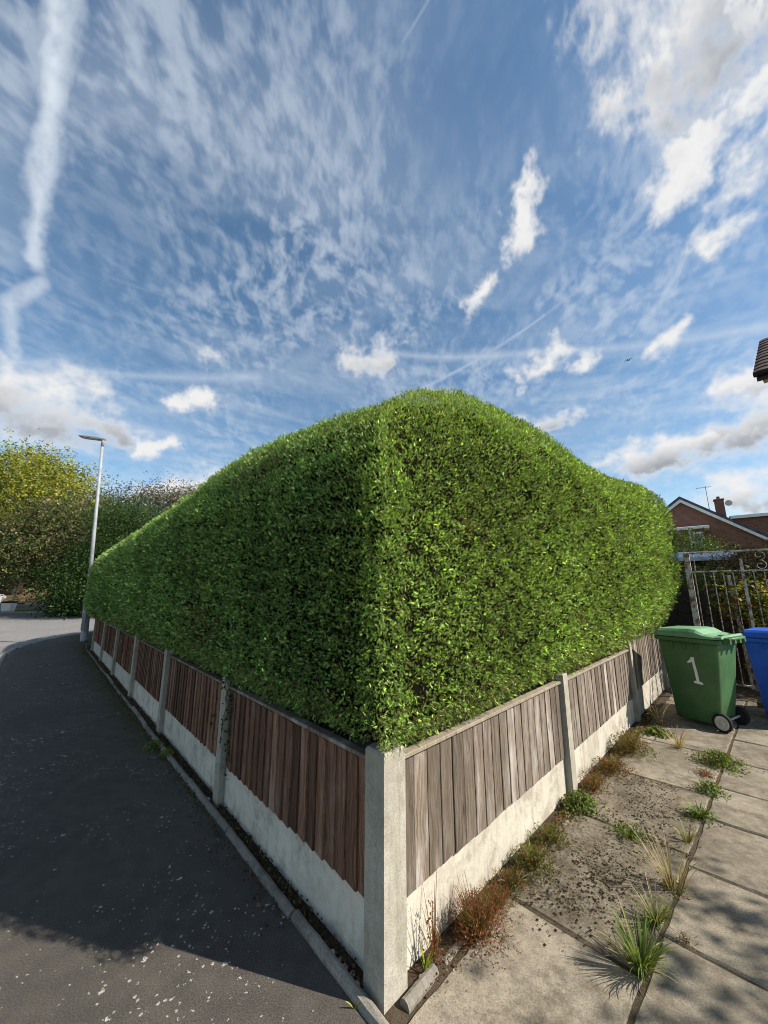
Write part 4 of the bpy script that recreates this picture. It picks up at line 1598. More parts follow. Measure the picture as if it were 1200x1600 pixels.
tf = tag(empty('timber_fence', rpt(8.2, -0.9), -TR), 'dark timber fence with round-topped boards in the shade behind the gate', 'fence')
tb = MB()
prof = [(0.0, 0.0), (0.19, 0.0), (0.19, 1.50)] + [(0.095 + 0.095 * math.cos(a_), 1.50 + 0.13 * math.sin(a_)) for a_ in np.linspace(0.3, math.pi - 0.3, 6)] + [(0.0, 1.50)]
tb.loft([[(x, y, z) for x, z in prof] for y in (0.0, 0.022)])
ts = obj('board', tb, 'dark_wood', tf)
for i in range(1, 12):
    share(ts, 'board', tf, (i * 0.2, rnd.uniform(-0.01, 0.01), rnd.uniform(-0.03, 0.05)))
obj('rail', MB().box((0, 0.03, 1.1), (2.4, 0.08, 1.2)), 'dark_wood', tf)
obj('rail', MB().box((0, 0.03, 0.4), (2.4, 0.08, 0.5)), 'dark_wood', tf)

bw = tag(empty('brick_pier', rpt(6.35, 1.05), -TR), 'low dark brick wall in the shade between the two bins', 'wall')
brs = MB().box((0, 0, 0), (0.215, 0.1, 0.065), 0.004)
b0 = None
for r_ in range(9):
    for i in range(4):
        x = i * 0.225 + (0.11 if r_ % 2 else 0)
        if b0 is None:
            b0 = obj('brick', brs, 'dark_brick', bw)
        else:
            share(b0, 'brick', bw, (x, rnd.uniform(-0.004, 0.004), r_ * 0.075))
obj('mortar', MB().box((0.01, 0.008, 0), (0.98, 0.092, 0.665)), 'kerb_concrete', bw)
pk = tag(empty('timber_prop', rpt(7.3, 1.15)), 'dark timber plank leaning at a slant behind the blue bin', 'plank')
obj('plank', MB().loft([[(dx + x, dy + y, z) for x, y in ((-0.05, -0.02), (0.05, -0.02), (0.05, 0.02), (-0.05, 0.02))] for dx, dy, z in ((0, 0, 0.0), (0.75, -0.72, 1.75))]), 'dark_wood', pk)
wp = tag(empty('white_batten', rpt(7.6, 0.98)), 'weathered white batten standing against the dark timber fence', 'batten')
obj('batten', MB().loft([[(dx + x, y, z) for x, y in ((-0.025, -0.012), (0.025, -0.012), (0.025, 0.012), (-0.025, 0.012))] for dx, z in ((0.04, 0.0), (-0.03, 1.85))]), 'rusty_white_metal', wp)

shed = tag(empty('garden_shed', rpt(10.8, -0.9), -TR), 'garden shed with pale flat roof behind the gate', 'shed')
for i in range(9):
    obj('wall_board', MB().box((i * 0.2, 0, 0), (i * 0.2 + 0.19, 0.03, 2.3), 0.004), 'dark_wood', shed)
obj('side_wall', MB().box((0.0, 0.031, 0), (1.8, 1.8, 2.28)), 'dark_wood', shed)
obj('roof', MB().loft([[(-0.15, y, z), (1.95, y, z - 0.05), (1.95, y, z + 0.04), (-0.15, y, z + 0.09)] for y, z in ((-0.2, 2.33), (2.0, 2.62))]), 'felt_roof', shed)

rust = [(0.16, 0.085, 0.045), (0.11, 0.08, 0.035), (0.22, 0.13, 0.07), (0.07, 0.075, 0.022)]
tree('garden_shrub', 'rounded rust-brown shrub above the iron gate', rpt(10.2, 1.25, -0.02), 2.7,
     [(0, 0, 2.05, 0.62, 0.6, 0.48), (0.35, -0.1, 1.7, 0.5, 0.5, 0.4)], rust, [3, 3, 2, 2], 0.062, 260, 14, 311, 0.05, cat='shrub', limbs=8)
ylg = [(0.15, 0.17, 0.03), (0.22, 0.19, 0.035), (0.08, 0.11, 0.02), (0.24, 0.09, 0.04)]
tree('climbing_plant', 'yellow-green and reddish climber growing behind the gate bars', rpt(7.7, 1.45, -0.02), 1.9,
     [(0, 0, 1.25, 0.40, 0.3, 0.45), (0.2, -0.2, 0.8, 0.4, 0.3, 0.5), (-0.25, 0.2, 1.5, 0.3, 0.3, 0.35)], ylg, [3, 3, 2, 1.5], 0.060, 170, 12, 312, 0.03, cat='climber', limbs=8)
tree('garden_shrub', 'yellowish bush low behind the gate beside the hedge end', rpt(9.2, 0.55, -0.02), 2.1,
     [(0, 0, 1.55, 0.55, 0.5, 0.5), (-0.6, 0.3, 1.4, 0.5, 0.5, 0.5)], [(0.14, 0.15, 0.035), (0.09, 0.11, 0.025), (0.19, 0.17, 0.06)], [3, 3, 1], 0.062, 220, 13, 313, 0.04, cat='shrub', limbs=6)
tree('garden_tree', 'mid-green leafy bush below the eaves of the brick house', (15.4, 18.6, -0.1), 4.6,
     [(0, 0, 3.6, 0.9, 0.9, 0.8), (0.8, -0.6, 3.1, 0.8, 0.8, 0.7), (-1.0, 0.6, 2.8, 1, 1, 0.9)], [(0.06, 0.10, 0.022), (0.10, 0.14, 0.03), (0.04, 0.06, 0.018)], [3, 2, 3], 0.11, 260, 12, 314, 0.08, limbs=7)
tree('conifer_bush', 'dark evergreen bush at the right edge above the gate', (14.9, 12.8, -0.1), 4.2,
     [(0, 0, 3.0, 0.8, 0.8, 0.9), (1.0, -0.8, 3.0, 1.1, 1, 1.1), (0, 0, 1.8, 1.3, 1.2, 1.2)], dkg, [3, 1.5, 3], 0.11, 420, 12, 315, 0.1, limbs=7)

# ------------------------------------------------------------------ house beyond the garden
def frame_obj(name, loc, rz, label, cat):
    return tag(empty(name, loc, rz), label, cat)


bh = frame_obj('brick_house', (19.66, 24.0, -0.1), math.atan2(-0.63, 0.78), 'red brick house with white bargeboard gable and chimney above the garden', 'house')
PK, EV, HW, DEP = 7.50, 3.15, 5.6, 9.0
wm = MB()
gp = [(-HW, 0), (HW, 0), (HW, EV), (0, PK), (-HW, EV)]
wm.loft([[(x, y, z) for x, z in gp] for y in (0.0, DEP)])
obj('wall', wm, 'red_brick', bh)
sl = math.hypot(HW, PK - EV)
ux, uz = HW / sl, -(PK - EV) / sl
for sgn in (-1, 1):
    m = MB()
    ext = 1.07
    a_ = (0, PK + 0.03)
    e_ = (HW * ext, PK + 0.03 - (PK - EV) * ext)
    sec = [(sgn * a_[0], a_[1]), (sgn * e_[0], e_[1]), (sgn * e_[0], e_[1] + 0.16), (sgn * a_[0], a_[1] + 0.18)]
    m.loft([[(x, y, z) for x, z in (sec if sgn > 0 else sec[::-1])] for y in (-0.22, DEP + 0.2)])
    rf = obj('roof', m, 'slate_grey', bh)
    m = MB()
    sec = [(sgn * 0, PK + 0.02), (sgn * e_[0], e_[1] - 0.01), (sgn * e_[0], e_[1] - 0.20), (sgn * 0, PK - 0.20)]
    m.loft([[(x, y, z) for x, z in (sec if sgn > 0 else sec[::-1])] for y in (-0.20, -0.16)])
    obj('bargeboard', m, 'white_paint', bh)
ch = obj('chimney', MB().box((1.75, 1.0, 5.4), (2.20, 1.5, 7.40)), 'red_brick', bh)
obj('chimney_cap', MB().box((1.71, 0.96, 7.40), (2.24, 1.54, 7.47), 0.02), 'dark_brick', ch)
obj('chimney_pot', MB().tube([(1.97, 1.25, 7.47), (1.97, 1.25, 7.66)], [0.10, 0.085], 10), 'dark_brick', ch)
dm = MB()
rings = [[(2.42 + 0.03 * q_ + r_ * math.cos(a_), 1.2 - q_, 7.15 + r_ * math.sin(a_)) for a_ in np.linspace(0, 6.283, 14, endpoint=False)] for q_, r_ in ((0.0, 0.04), (0.04, 0.14), (0.07, 0.19))]
dm.loft(rings)
obj('satellite_dish', dm, 'hub_grey', ch)
an = MB().tube([(1.45, 1.3, 6.5), (1.45, 1.3, 8.5)], 0.02, 6)
an.tube([(0.95, 1.3, 8.4), (1.75, 1.3, 8.4)], 0.014, 5)
for x in (1.0, 1.15, 1.3, 1.6):
    an.tube([(x, 1.1, 8.4), (x, 1.5, 8.4)], 0.008, 5)
obj('aerial', an, 'galvanised_steel', bh)
# flat-roofed dormer on the right slope
dorm = MB()
dorm.box((2.6, 2.0, 3.6), (5.6, 6.5, 6.22))
dmo = obj('dormer', dorm, 'red_brick', bh)
obj('dormer_roof', MB().box((2.4, 1.8, 6.22), (5.85, 6.7, 6.40), 0.02), 'slate_grey', dmo)
obj('dormer_fascia', MB().box((2.42, 1.77, 6.20), (5.87, 1.797, 6.38)), 'white_paint', dmo)
for i in range(3):
    w = obj('window', MB().box((5.601, 2.3 + i * 1.35, 4.75), (5.66, 3.5 + i * 1.35, 6.05)), 'white_paint', dmo)
    obj('pane', MB().box((5.661, 2.4 + i * 1.35, 4.85), (5.67, 3.4 + i * 1.35, 5.95)), 'window_glass', w)
# lean-to bay on the gable wall
bay = obj('bay', MB().box((-1.6, -1.6, 0), (0.9, -0.003, 5.30)), 'red_brick', bh)
obj('bay_roof', MB().box((-1.8, -1.8, 5.30), (1.15, -0.003, 5.46), 0.02), 'white_paint', bay)
obj('downpipe', MB().tube([(0.2, -1.66, 0), (0.2, -1.66, 5.3)], 0.05, 8), 'white_paint', bay)
wn_ = obj('window', MB().box((0.35, -1.64, 3.2), (0.80, -1.601, 5.1)), 'white_paint', bay)
obj('pane', MB().box((0.40, -1.65, 3.4), (0.75, -1.641, 5.0)), 'window_glass', wn_)
bh2 = frame_obj('brick_house', (30.6, 26.5, -0.1), math.atan2(-0.63, 0.78), 'tiled roof of a further house right of the dormer', 'house')
obj('wall', MB().loft([[(x, y, z) for x, z in ((-4, 0), (4, 0), (4, 4.4), (0, 6.6), (-4, 4.4))] for y in (0, 8)]), 'red_brick', bh2)
for sgn in (-1, 1):
    sec = [(0, 6.62), (sgn * 4.3, 4.25), (sgn * 4.3, 4.42), (0, 6.82)]
    obj('roof', MB().loft([[(x, y, z) for x, z in (sec if sgn > 0 else sec[::-1])] for y in (-0.2, 8.2)]), 'roof_tile', bh2)

# ------------------------------------------------------------------ the house by the drive, whose eaves enter at the right
nh = frame_obj('corner_house', (7.96, 7.15, -0.02), math.atan2(-0.80, 0.60), 'brick house with brown tiled roof at the right picture edge', 'house')
# house space: x along the front eaves (away to the right), y to the back
HL, HD, EZ = 2.5, 5.6, 6.10
PT = R(36)
obj('wall', MB().box((0.24, 0.34, 0), (HL - 0.02, HD - 0.34, EZ - 0.10)), 'red_brick', nh)
hr = HD / 2 * math.tan(PT)
obj('gable', MB().loft([[(x, 0.34, EZ - 0.099), (x, HD - 0.34, EZ - 0.099), (x, HD / 2, EZ + hr - 0.35)] for x in (0.24, HL - 0.02)]), 'red_brick', nh)
obj('soffit', MB().box((0.04, 0.04, EZ - 0.098), (HL - 0.04, 0.338, EZ - 0.07)), 'white_paint', nh)
obj('fascia', MB().box((0.0, 0.0, EZ - 0.14), (HL, 0.03, EZ + 0.03)), 'dark_wood', nh)
obj('gutter', MB().tube([(-0.06, -0.055, EZ - 0.01), (HL, -0.055, EZ - 0.01)], 0.05, 8), 'rubber', nh)
rm = MB().loft([[(x, -0.05, EZ), (x, HD / 2, EZ + hr + 0.05), (x, HD + 0.05, EZ), (x, HD - 0.05, EZ - 0.06), (x, HD / 2, EZ + hr - 0.06), (x, 0.05, EZ - 0.06)] for x in (0.0, HL)])
roof = obj('roof', rm, 'roof_tile', nh)
obj('bargeboard', MB().loft([[(x, 0.02, EZ - 0.14), (x, HD / 2, EZ + hr - 0.10), (x, HD / 2, EZ + hr + 0.02), (x, 0.02, EZ - 0.005)] for x in (-0.03, -0.002)]), 'dark_wood', nh)
tm_ = MB().loft([[(x, 0, 0.030 + 0.016 * abs(math.sin((x / 0.26) * math.pi))) for x in (0, 0.05, 0.09, 0.13, 0.17, 0.21, 0.256)] + [(0.256, 0, 0.008), (0, 0, 0.008)],
                 [(x, 0.33, 0.010 + 0.016 * abs(math.sin((x / 0.26) * math.pi))) for x in (0, 0.05, 0.09, 0.13, 0.17, 0.21, 0.256)] + [(0.256, 0.33, 0.0), (0, 0.33, 0.0)]])
rt_src = None
for r_ in range(11):
    run = r_ * 0.30 * math.cos(PT)
    z = EZ + 0.012 + r_ * (0.30 * math.sin(PT) + 0.0035)
    for i in range(10):
        loc, ro = (-0.06 + i * 0.26, -0.08 + run, z + rnd.uniform(-0.004, 0.004)), (PT, 0, 0)
        if rt_src is None:
            rt_src = obj('tile', tm_, 'roof_tile', roof)
            rt_src.location, rt_src.rotation_euler = loc, ro
        else:
            share(rt_src, 'tile', roof, loc, ro)
wn_ = obj('window', MB().box((0.7, 0.29, 3.4), (1.9, 0.339, 4.7)), 'white_paint', nh)
obj('pane', MB().box((0.8, 0.28, 3.5), (1.8, 0.289, 4.6)), 'window_glass', wn_)

# ------------------------------------------------------------------ bird
bd = tag(empty('bird', (33.06, 45.0, 31.9), 0.6), 'tiny dark bird gliding in the sky right of the hedge', 'bird')
obj('body', MB().loft([[(x, r_ * math.cos(a_), r_ * math.sin(a_)) for a_ in np.linspace(0, 6.283, 8, endpoint=False)] for x, r_ in ((-0.25, 0.01), (-0.1, 0.05), (0.08, 0.06), (0.2, 0.035), (0.26, 0.008))]), 'bird_dark', bd, True)
for sgn in (-1, 1):
    obj('wing', MB().loft([[(x0, sgn * y, z), (x1, sgn * y, z), (x1, sgn * y, z + 0.012), (x0, sgn * y, z + 0.012)] for x0, x1, y, z in ((-0.06, 0.10, 0.03, 0.02), (-0.05, 0.08, 0.25, 0.07), (-0.10, -0.05, 0.5, 0.05))]), 'bird_dark', bd)
obj('tail', MB().add([(-0.22, -0.02, 0), (-0.22, 0.02, 0), (-0.38, 0.06, 0.0), (-0.38, -0.06, 0.0), (-0.22, -0.02, 0.01), (-0.22, 0.02, 0.01), (-0.38, 0.06, 0.01), (-0.38, -0.06, 0.01)], [(0, 1, 2, 3), (7, 6, 5, 4), (0, 4, 5, 1), (1, 5, 6, 2), (2, 6, 7, 3), (3, 7, 4, 0)]), 'bird_dark', bd)

# ------------------------------------------------------------------ weeds
def blades(rng, n, h, w, spread, lean_, cols, wts, seg=4, r0=0.01):
    """curved grass blades from a crown"""
    Vs, Fs, Cs = [], [], []
    for i in range(n):
        a_ = rng.uniform(0, 6.283)
        L_ = h * rng.uniform(0.55, 1.1)
        ln = lean_ * rng.uniform(0.2, 1.2)
        b0_ = np.array([math.cos(a_), math.sin(a_), 0]) * rng.uniform(0, r0) * 1.0
        d = np.array([math.cos(a_), math.sin(a_), 0])
        sd = np.array([-d[1], d[0], 0])
        tw_ = rng.uniform(-0.6, 0.6)
        sd = sd * math.cos(tw_) + np.array([0, 0, math.sin(tw_)])
        c_ = pal(1, cols, wts, rng, 0.2)[0]
        o_ = len(Vs)
        for k_ in range(seg + 1):
            f = k_ / seg
            ang_ = ln * (0.35 + f)
            p = b0_ + d * (spread * f * L_ + math.sin(ang_) * L_ * f * 0.5) + np.array([0, 0, L_ * f * math.cos(ang_ * 0.75)])
            ww = w * (1 - f) ** 0.7 * (0.6 + 0.6 * min(1, f * 4)) + 0.0006
            Vs += [p - sd * ww, p + sd * ww]
            Cs += [c_ * (0.75 + 0.4 * f)] * 2
            if k_:
                q_ = o_ + 2 * k_
                Fs += [(q_ - 2, q_ - 1, q_ + 1), (q_ - 2, q_ + 1, q_)]
    return np.array(Vs), np.array(Fs), np.array(Cs)


def leafy(rng, n, h, rad, leaf, cols, wts, flat=0.5):
    """broad small leaves on short stems"""
    P = np.stack([rng.normal(size=n) * rad * 0.5, rng.normal(size=n) * rad * 0.5, rng.uniform(0.005, 1, n) ** 1.2 * h], 1)
    P[:, 2] *= np.clip(1.2 - np.hypot(P[:, 0], P[:, 1]) / rad * 0.7, 0.25, 1)
    D = np.stack([P[:, 0], P[:, 1], np.full(n, rad * flat)], 1) + rng.normal(size=(n, 3)) * rad * 0.35
    tm = tmpl_leaves(2, rng, 0.34, 0.4)
    a_ = scatter(P, D, leaf * rng.uniform(0.6, 1.3, n), tm, pal(n, cols, wts, rng, 0.22), rng)
    b_ = blades(rng, max(6, n // 9), h * 0.95, 0.0012, 0.3, 0.5, [cols[-1]], [1], 3, rad * 0.25)
    return joinraw([a_, b_])


GRN = [(0.11, 0.17, 0.03), (0.075, 0.12, 0.022), (0.17, 0.21, 0.05), (0.07, 0.055, 0.02)]
STR = [(0.40, 0.33, 0.17), (0.30, 0.23, 0.11), (0.22, 0.155, 0.075)]
RED = [(0.20, 0.075, 0.035), (0.15, 0.065, 0.030), (0.26, 0.12, 0.05), (0.11, 0.09, 0.03)]
MIX = [(0.12, 0.14, 0.03), (0.17, 0.10, 0.04), (0.20, 0.075, 0.035), (0.09, 0.12, 0.025), (0.10, 0.06, 0.02)]


def weed(name, label, t, o_, parts, seed, cat='weed', group=None, line='r'):
    rng = np.random.default_rng(seed)
    p = line_r(t, o_) if line == 'r' else line_l(t, o_)[0]
    root = tag(empty(name, (p[0], p[1], 0.0)), label, cat, group)
    for pn, fn in parts:
        V, F, Cc = fn(rng)
        stuff(link_mesh(pn, raw_mesh(pn, V, F, Cc), 'weed_leaf', root))
    return root


def G(n, h, w, sp, ln, cols=GRN[:3], wts=(3, 2, 2), r0=0.012):
    return 'blades', lambda rng: blades(rng, n, h, w, sp, ln, cols, list(wts)[:len(cols)], 5, r0)


def LF(n, h, rad, leaf, cols=GRN, wts=None, flat=0.5):
    return 'leaves', lambda rng: leafy(rng, int(n * 2.2), h * 0.95, rad * 0.95, leaf * 1.12, cols, wts or [1] * len(cols), flat)


grp = 'weeds growing along the fence foot'
weed('bushy_weed', 'rust-red bushy dead weed at the fence foot nearest the corner post', 0.55, 0.085,
     [LF(900, 0.17, 0.14, 0.010, RED, [4, 3, 2, 1]), G(90, 0.19, 0.0010, 0.25, 0.7, RED[:3], (3, 2, 1), 0.07), G(16, 0.12, 0.002, 0.4, 0.8)], 401, group=grp)
weed('bushy_weed', 'low rust-brown weed just past the red bushy one', 0.74, 0.07,
     [LF(320, 0.11, 0.11, 0.010, RED, [3, 3, 2, 2]), G(40, 0.13, 0.001, 0.3, 0.8, RED[:3], (3, 2, 1), 0.06)], 402, group=grp)
weed('dry_stalk', 'thin dead brown stalk standing beside the corner post', 0.30, 0.015,
     [G(7, 0.30, 0.0018, 0.06, 0.35, RED[:2], (1, 1), 0.02), LF(60, 0.24, 0.04, 0.012, RED, [2, 2, 1, 1])], 403, group=grp)
weed('grass_sprout', 'small bright yellow-green grass sprout beside the corner post', 0.235, 0.02,
     [G(9, 0.085, 0.0040, 0.25, 0.6, [(0.28, 0.34, 0.03), (0.20, 0.28, 0.03)], (1, 1), 0.008)], 404, group=grp)
weed('leafy_weed', 'green and brown weed clump midway along the first grey panel', 1.17, 0.09,
     [LF(420, 0.11, 0.13, 0.013, MIX, [4, 2, 1, 3, 1]), G(26, 0.16, 0.0022, 0.3, 0.7)], 405, group=grp)
weed('leafy_weed', 'straggling brownish weeds between the rusty bush and the green clump', 0.95, 0.07,
     [LF(260, 0.07, 0.11, 0.011, MIX, [2, 3, 2, 2, 2]), G(20, 0.09, 0.0014, 0.4, 0.9, STR, (1, 2, 2), 0.06)], 406, group=grp)
weed('leafy_weed', 'spreading green and olive weed short of the second post', 1.48, 0.085,
     [LF(360, 0.09, 0.14, 0.012, MIX, [4, 2, 1, 3, 2]), G(18, 0.12, 0.0018, 0.3, 0.8)], 407, group=grp)
weed('leafy_weed', 'broad-leaved green weed at the foot of the middle grey-fence post', 2.02, 0.09,
     [LF(260, 0.13, 0.13, 0.022, GRN, [4, 3, 2, 1]), LF(160, 0.09, 0.13, 0.012, RED, [2, 2, 1, 1])], 408, group=grp)
weed('leafy_weed', 'reddish stalky weed just beyond the middle grey-fence post', 2.38, 0.08,
     [LF(300, 0.15, 0.15, 0.014, MIX, [2, 3, 4, 2, 2]), G(22, 0.2, 0.0012, 0.2, 0.6, RED[:3], (2, 2, 1), 0.06)], 409, group=grp)
weed('leafy_weed', 'red-brown trailing weeds along the second grey panel', 2.85, 0.10,
     [LF(420, 0.11, 0.17, 0.014, MIX, [2, 3, 4, 2, 2]), G(20, 0.15, 0.0014, 0.4, 0.8, RED[:3], (2, 2, 1), 0.08)], 410, group=grp)
weed('leafy_weed', 'tall mixed green and red weed clump near the end of the second panel', 3.42, 0.13,
     [LF(560, 0.22, 0.19, 0.017, MIX, [4, 2, 2, 4, 1]), G(20, 0.2, 0.0016, 0.3, 0.7, RED[:3], (2, 2, 1), 0.08)], 411, group=grp)
weed('leafy_weed', 'light green broad-leaved weed at the post beside the green bin', 4.18, 0.24,
     [LF(140, 0.09, 0.14, 0.035, GRN, [3, 1, 4, 1], 0.35)], 412, group=grp)
weed('dry_stalk', 'arching dry brown stalks between the fence end and green bin', 4.55, 0.20,
     [G(22, 0.42, 0.0022, 0.35, 0.9, STR + RED[:1], (2, 2, 2, 1), 0.06), LF(60, 0.2, 0.16, 0.016, RED, [2, 2, 1, 1])], 413, group=grp)
grp2 = 'weeds growing in the driveway joints'
weed('straw_tuft', 'pale straw tuft in front of the green bin', 3.90, 0.46, [G(46, 0.20, 0.0016, 0.35, 0.7, STR, (3, 2, 1), 0.03), G(30, 0.07, 0.0016, 0.9, 1.0, STR, (1, 2, 3), 0.05)], 414, group=grp2)
weed('leafy_weed', 'largest green leafy weed in the joint near the bin wheel', 3.70, 0.79, [LF(420, 0.12, 0.19, 0.024, GRN, [4, 3, 3, 1]), LF(60, 0.12, 0.18, 0.014, RED, [2, 2, 1, 1])], 415, group=grp2)
weed('leafy_weed', 'small reddish weed between the two leafy joint weeds', 3.33, 0.72, [LF(110, 0.05, 0.09, 0.012, RED, [3, 2, 1, 1])], 416, group=grp2)
weed('leafy_weed', 'small round green weed in the long joint, second from the bin', 3.00, 0.77, [LF(150, 0.08, 0.10, 0.022, GRN, [4, 3, 2, 1])], 417, group=grp2)
weed('grass_tuft', 'short green grassy weed in the long joint beside the mossy slab', 2.50, 0.75, [G(90, 0.10, 0.0024, 0.5, 1.0), LF(80, 0.06, 0.11, 0.018, GRN, [4, 3, 2, 1])], 418, group=grp2)
weed('straw_tuft', 'small straw and green tuft where the mossy slabs meet the long joint', 2.10, 0.72, [G(28, 0.10, 0.0014, 0.4, 0.7, STR, (3, 2, 1), 0.03), G(18, 0.08, 0.0026, 0.5, 0.8)], 419, group=grp2)
weed('straw_tuft', 'tall pale straw grass leaning over the joint behind the big tuft', 1.55, 0.71, [G(60, 0.24, 0.0014, 0.30, 0.65, STR, (4, 2, 1), 0.05), LF(60, 0.05, 0.08, 0.014, MIX, [3, 2, 1, 2, 1])], 420, group=grp2)
weed('grass_tuft', 'low green blades just behind the large grass tuft', 1.22, 0.685, [G(80, 0.12, 0.0026, 0.5, 1.0), G(20, 0.16, 0.0012, 0.3, 0.6, STR, (3, 2, 1), 0.03)], 421, group=grp2)
weed('grass_tuft', 'large green grass tuft in the joint corner nearest the viewer', 0.895, 0.685, [G(170, 0.175, 0.0026, 0.30, 0.95, [(0.14, 0.20, 0.035), (0.23, 0.27, 0.09), (0.09, 0.14, 0.03)], (3, 3, 2), 0.034), G(26, 0.17, 0.0018, 0.75, 1.0, STR, (3, 2, 1), 0.02)], 422, group=grp2)
weed('leafy_weed', 'low green weed in the middle of the mossy slabs', 1.90, 0.44, [LF(190, 0.05, 0.12, 0.015, GRN, [4, 3, 3, 2]), G(24, 0.06, 0.0022, 0.6, 0.9)], 423, group=grp2)
weed('leafy_weed', 'tiny dark red weed in the cross joint right of the long joint', 1.20, 0.80, [LF(30, 0.03, 0.04, 0.010, MIX, [2, 2, 2, 1, 1])], 424, group=grp2)
grp3 = 'plants along the pavement edging'
weed('fern_weed', 'fresh green weed on the asphalt side of the edging by the third post', 3.42, 0.13, [LF(90, 0.10, 0.10, 0.022, GRN[:3], [3, 2, 1])], 425, line='l', group=grp3)
weed('fern_weed', 'small green weed straddling the edging nearer than the other one', 3.10, 0.08, [LF(60, 0.09, 0.08, 0.020, GRN[:3], [3, 2, 1])], 426, line='l', group=grp3)
weed('grass_sprout', 'tiny yellow sprout on the edging next to the corner post', 0.09, 0.075, [G(7, 0.035, 0.003, 0.4, 0.7, [(0.34, 0.36, 0.03)], (1,), 0.01)], 427, line='l', group=grp3)

# ivy on the first white post of the pavement fence
iv = tag(empty('ivy', (*line_l(1.90, 0.0)[0], 0)), 'ivy trailing down the white post and boards of the brown fence', 'climber')
rng = np.random.default_rng(431)
Pl, Dl_ = [], []
st = MB()
for s_ in range(7):
    t0 = 1.86 + rng.uniform(-0.05, 0.34)
    z = 0.93
    pts_ = []
    tcur = t0
    while z > rng.uniform(0.08, 0.5) and len(pts_) < 14:
        p = line_l(tcur, 0.006 if abs(tcur - 1.945) < 0.055 else -0.026)[0]
        q_ = np.array([p[0], p[1], z])
        pts_.append(tuple(q_ - np.array([*line_l(1.90, 0.0)[0], 0])))
        for _ in range(3):
            Pl.append(np.array(pts_[-1]) + rng.normal(size=3) * 0.016)
            Dl_.append(np.array([*NL, -0.4]) * 0.6 + rng.normal(size=3) * 0.5)
        z -= rng.uniform(0.04, 0.08)
        tcur += rng.uniform(-0.018, 0.018)
    st.tube(pts_, 0.0022, 4)
obj('stems', st, 'branch_bark', iv)
Pl, Dl_ = np.array(Pl), np.array(Dl_)
tm = tmpl_leaves(1, rng, 0.42, 0.1)
V, F, Cc = scatter(Pl, Dl_, 0.045 * rng.uniform(0.6, 1.2, len(Pl)), tm, pal(len(Pl), dkg + [(0.06, 0.09, 0.03)], [3, 2, 2, 1], rng), rng)
stuff(link_mesh('leaves', raw_mesh('leaves', V, F, Cc), 'weed_leaf', iv))

# litter and crumbs
def litter(name, label, pts_fn, n_, size, cols, wts, seed, cat, z=0.004, mat='weed_leaf'):
    rng = np.random.default_rng(seed)
    XY = pts_fn(rng, n_)
    P = np.concatenate([XY, rng.uniform(z, z + 0.012, (len(XY), 1))], 1)
    D = rng.normal(size=(len(XY), 3)) * np.array([1, 1, 0.35])
    V, F, Cc = scatter(P, D, size * rng.uniform(0.5, 1.5, len(XY)), tmpl_leaves(1, rng, 0.40, 0.2), pal(len(XY), cols, wts, rng, 0.3), rng)
    return stuff(tag(link_mesh(name, raw_mesh(name, V, F, Cc), mat), label, cat))


BRN = [(0.10, 0.055, 0.028), (0.065, 0.04, 0.022), (0.16, 0.10, 0.05), (0.05, 0.055, 0.018)]
litter('leaf_litter', 'brown leaf litter lying along the pavement edging', lambda r, n: np.concatenate([line_l(r.uniform(0.1, 13, n), r.uniform(-0.04, 0.02, n))[0], line_l(13 - 12.4 * r.uniform(0, 1, n) ** 1.3, 0.078 + np.abs(r.normal(size=n)) * r.uniform(0.02, 0.09, n))[0]]), 3600, 0.022, BRN + [(0.07, 0.075, 0.02)], [3, 3, 1, 2, 3], 441, 'leaf litter', 0.001)
litter('leaf_litter', 'dry brown crumbs along the foot of the grey fence', lambda r, n: line_r(r.uniform(0.15, 5.2, n), 0.02 + np.abs(r.normal(size=n)) * 0.055), 2600, 0.015, BRN + [(0.22, 0.15, 0.08)], [3, 2, 2, 1, 2], 442, 'leaf litter', 0.0)


litter('ground_cover', 'low creeping weeds and dead stems along the foot of the grey fence', lambda r, n: line_r(r.uniform(0.45, 4.9, n), 0.01 + np.abs(r.normal(size=n)) * 0.05), 3600, 0.022, MIX + GRN[:2], [2, 3, 3, 2, 2, 2, 1], 444, 'ground cover', 0.0)


def moss_pts(r, n):
    c = np.array([(2.30, 0.46), (1.30, 0.40), (1.02, 0.28), (2.70, 0.45), (1.55, 0.36), (2.05, 0.30), (1.95, 0.55)])
    s = np.array([(0.24, 0.12), (0.20, 0.10), (0.12, 0.10), (0.16, 0.16), (0.2, 0.12), (0.05, 0.2), (0.04, 0.10)])
    k_ = r.choice(7, n, p=np.array([5, 5, 2, 3, 3, 2, 1.5]) / 21.5)
    q_ = c[k_] + r.normal(size=(n, 2)) * s[k_]
    q_ = q_[(q_[:, 1] > 0.1) & (q_[:, 1] < 0.70 + 0.04 * q_[:, 0])]
    return line_r(q_[:, 0], q_[:, 1])


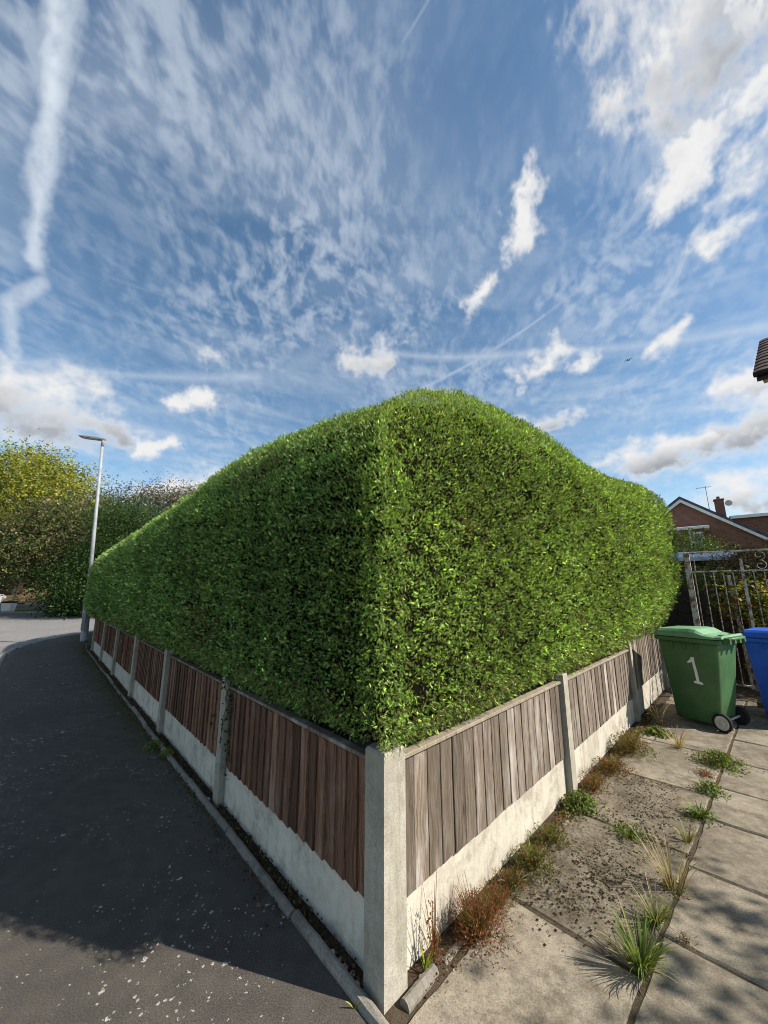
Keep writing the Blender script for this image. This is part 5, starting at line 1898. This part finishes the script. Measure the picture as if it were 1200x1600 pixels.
rng = np.random.default_rng(443)
XY = moss_pts(rng, 1900)
XY = np.repeat(XY, 3, 0)[: 3 * len(XY)] + rng.normal(size=(3 * len(XY), 2)) * 0.010
n_ = len(XY)
lump = (np.array([(-1, -0.6, 0), (1, -0.7, 0), (0.9, 0.8, 0), (-0.8, 0.9, 0), (0.05, 0.0, 0.75)], float), np.array([(0, 1, 4), (1, 2, 4), (2, 3, 4), (3, 0, 4)]))
rz_ = rng.uniform(0, 6.283, n_)
sz = np.minimum(np.exp(rng.normal(size=n_) * 0.75) * 0.0019, 0.0065)
tv = lump[0]
X = np.stack([np.cos(rz_), np.sin(rz_)], 1)
V = np.zeros((n_, 5, 3))
V[:, :, 0] = XY[:, 0:1] + sz[:, None] * (tv[None, :, 0] * X[:, 0:1] - tv[None, :, 1] * X[:, 1:2])
V[:, :, 1] = XY[:, 1:2] + sz[:, None] * (tv[None, :, 0] * X[:, 1:2] + tv[None, :, 1] * X[:, 0:1])
V[:, :, 2] = 0.002 + sz[:, None] * tv[None, :, 2] * 1.1
F = (lump[1][None] + (np.arange(n_) * 5)[:, None, None]).reshape(-1, 3)
Cc = np.repeat(pal(n_, [(0.040, 0.030, 0.020), (0.026, 0.021, 0.013), (0.060, 0.045, 0.028), (0.045, 0.042, 0.016)], [3, 3, 2, 1], rng, 0.3), 5, 0)
stuff(tag(link_mesh('moss', raw_mesh('moss', V.reshape(-1, 3), F, Cc), 'moss_and_core'), 'dark crumbly moss scattered on the middle slabs by the grey fence', 'moss'))

# small stones and a scrap
def stone(label, t, o_, r_, mat, line='r', cat='stone'):
    p = line_r(t, o_) if line == 'r' else line_l(t, o_)[0]
    m = MB()
    rings = []
    for k_ in range(5):
        ph = -math.pi / 2 + math.pi * (k_ + 0.5) / 5
        rings.append([(r_ * math.cos(ph) * math.cos(a_) * (1 + 0.15 * math.sin(a_ * 3 + k_)), 0.75 * r_ * math.cos(ph) * math.sin(a_), 0.6 * r_ * math.sin(ph)) for a_ in np.linspace(0, 6.283, 10, endpoint=False)])
    m.loft(rings)
    ob = obj('pebble', m, mat, None, True, (p[0], p[1], r_ * 0.4 - 0.012))
    ob.rotation_euler = (0.1, 0.2, rnd.uniform(0, 6))
    return tag(ob, label, cat)


stone('round white pebble in the soil right of the corner post', 0.21, 0.02, 0.017, 'pebble_white')
stone('pinkish crumpled scrap at the foot of the ivy-clad post', 2.03, 0.03, 0.032, 'pink_rag', 'l', 'scrap')
for i in range(5):
    stone(('dull stone in the dark gap left of the corner post, %s' % w) if (w := ('nearest the post', 'second out', 'third out', 'fourth out', 'farthest out')[i]) else '', 0.16 + 0.045 * i, 0.005 - 0.008 * (i % 2), 0.013 + 0.003 * (i % 3), 'pink_rag', 'l')

# the garden tree beside the drive, out of frame, whose shade falls across the slabs
tree('garden_tree', 'small leafy tree beside the driveway, right of the view', (6.25, -0.12, -0.05), 4.8,
     [(0, 0, 3.6, 1.2, 1.2, 0.8), (-0.8, 0.3, 3.1, 0.7, 0.7, 0.5), (0.8, -0.4, 3.2, 0.9, 0.9, 0.7)], dkg, [3, 2, 2], 0.10, 120, 12, 351, 0.07, limbs=16)
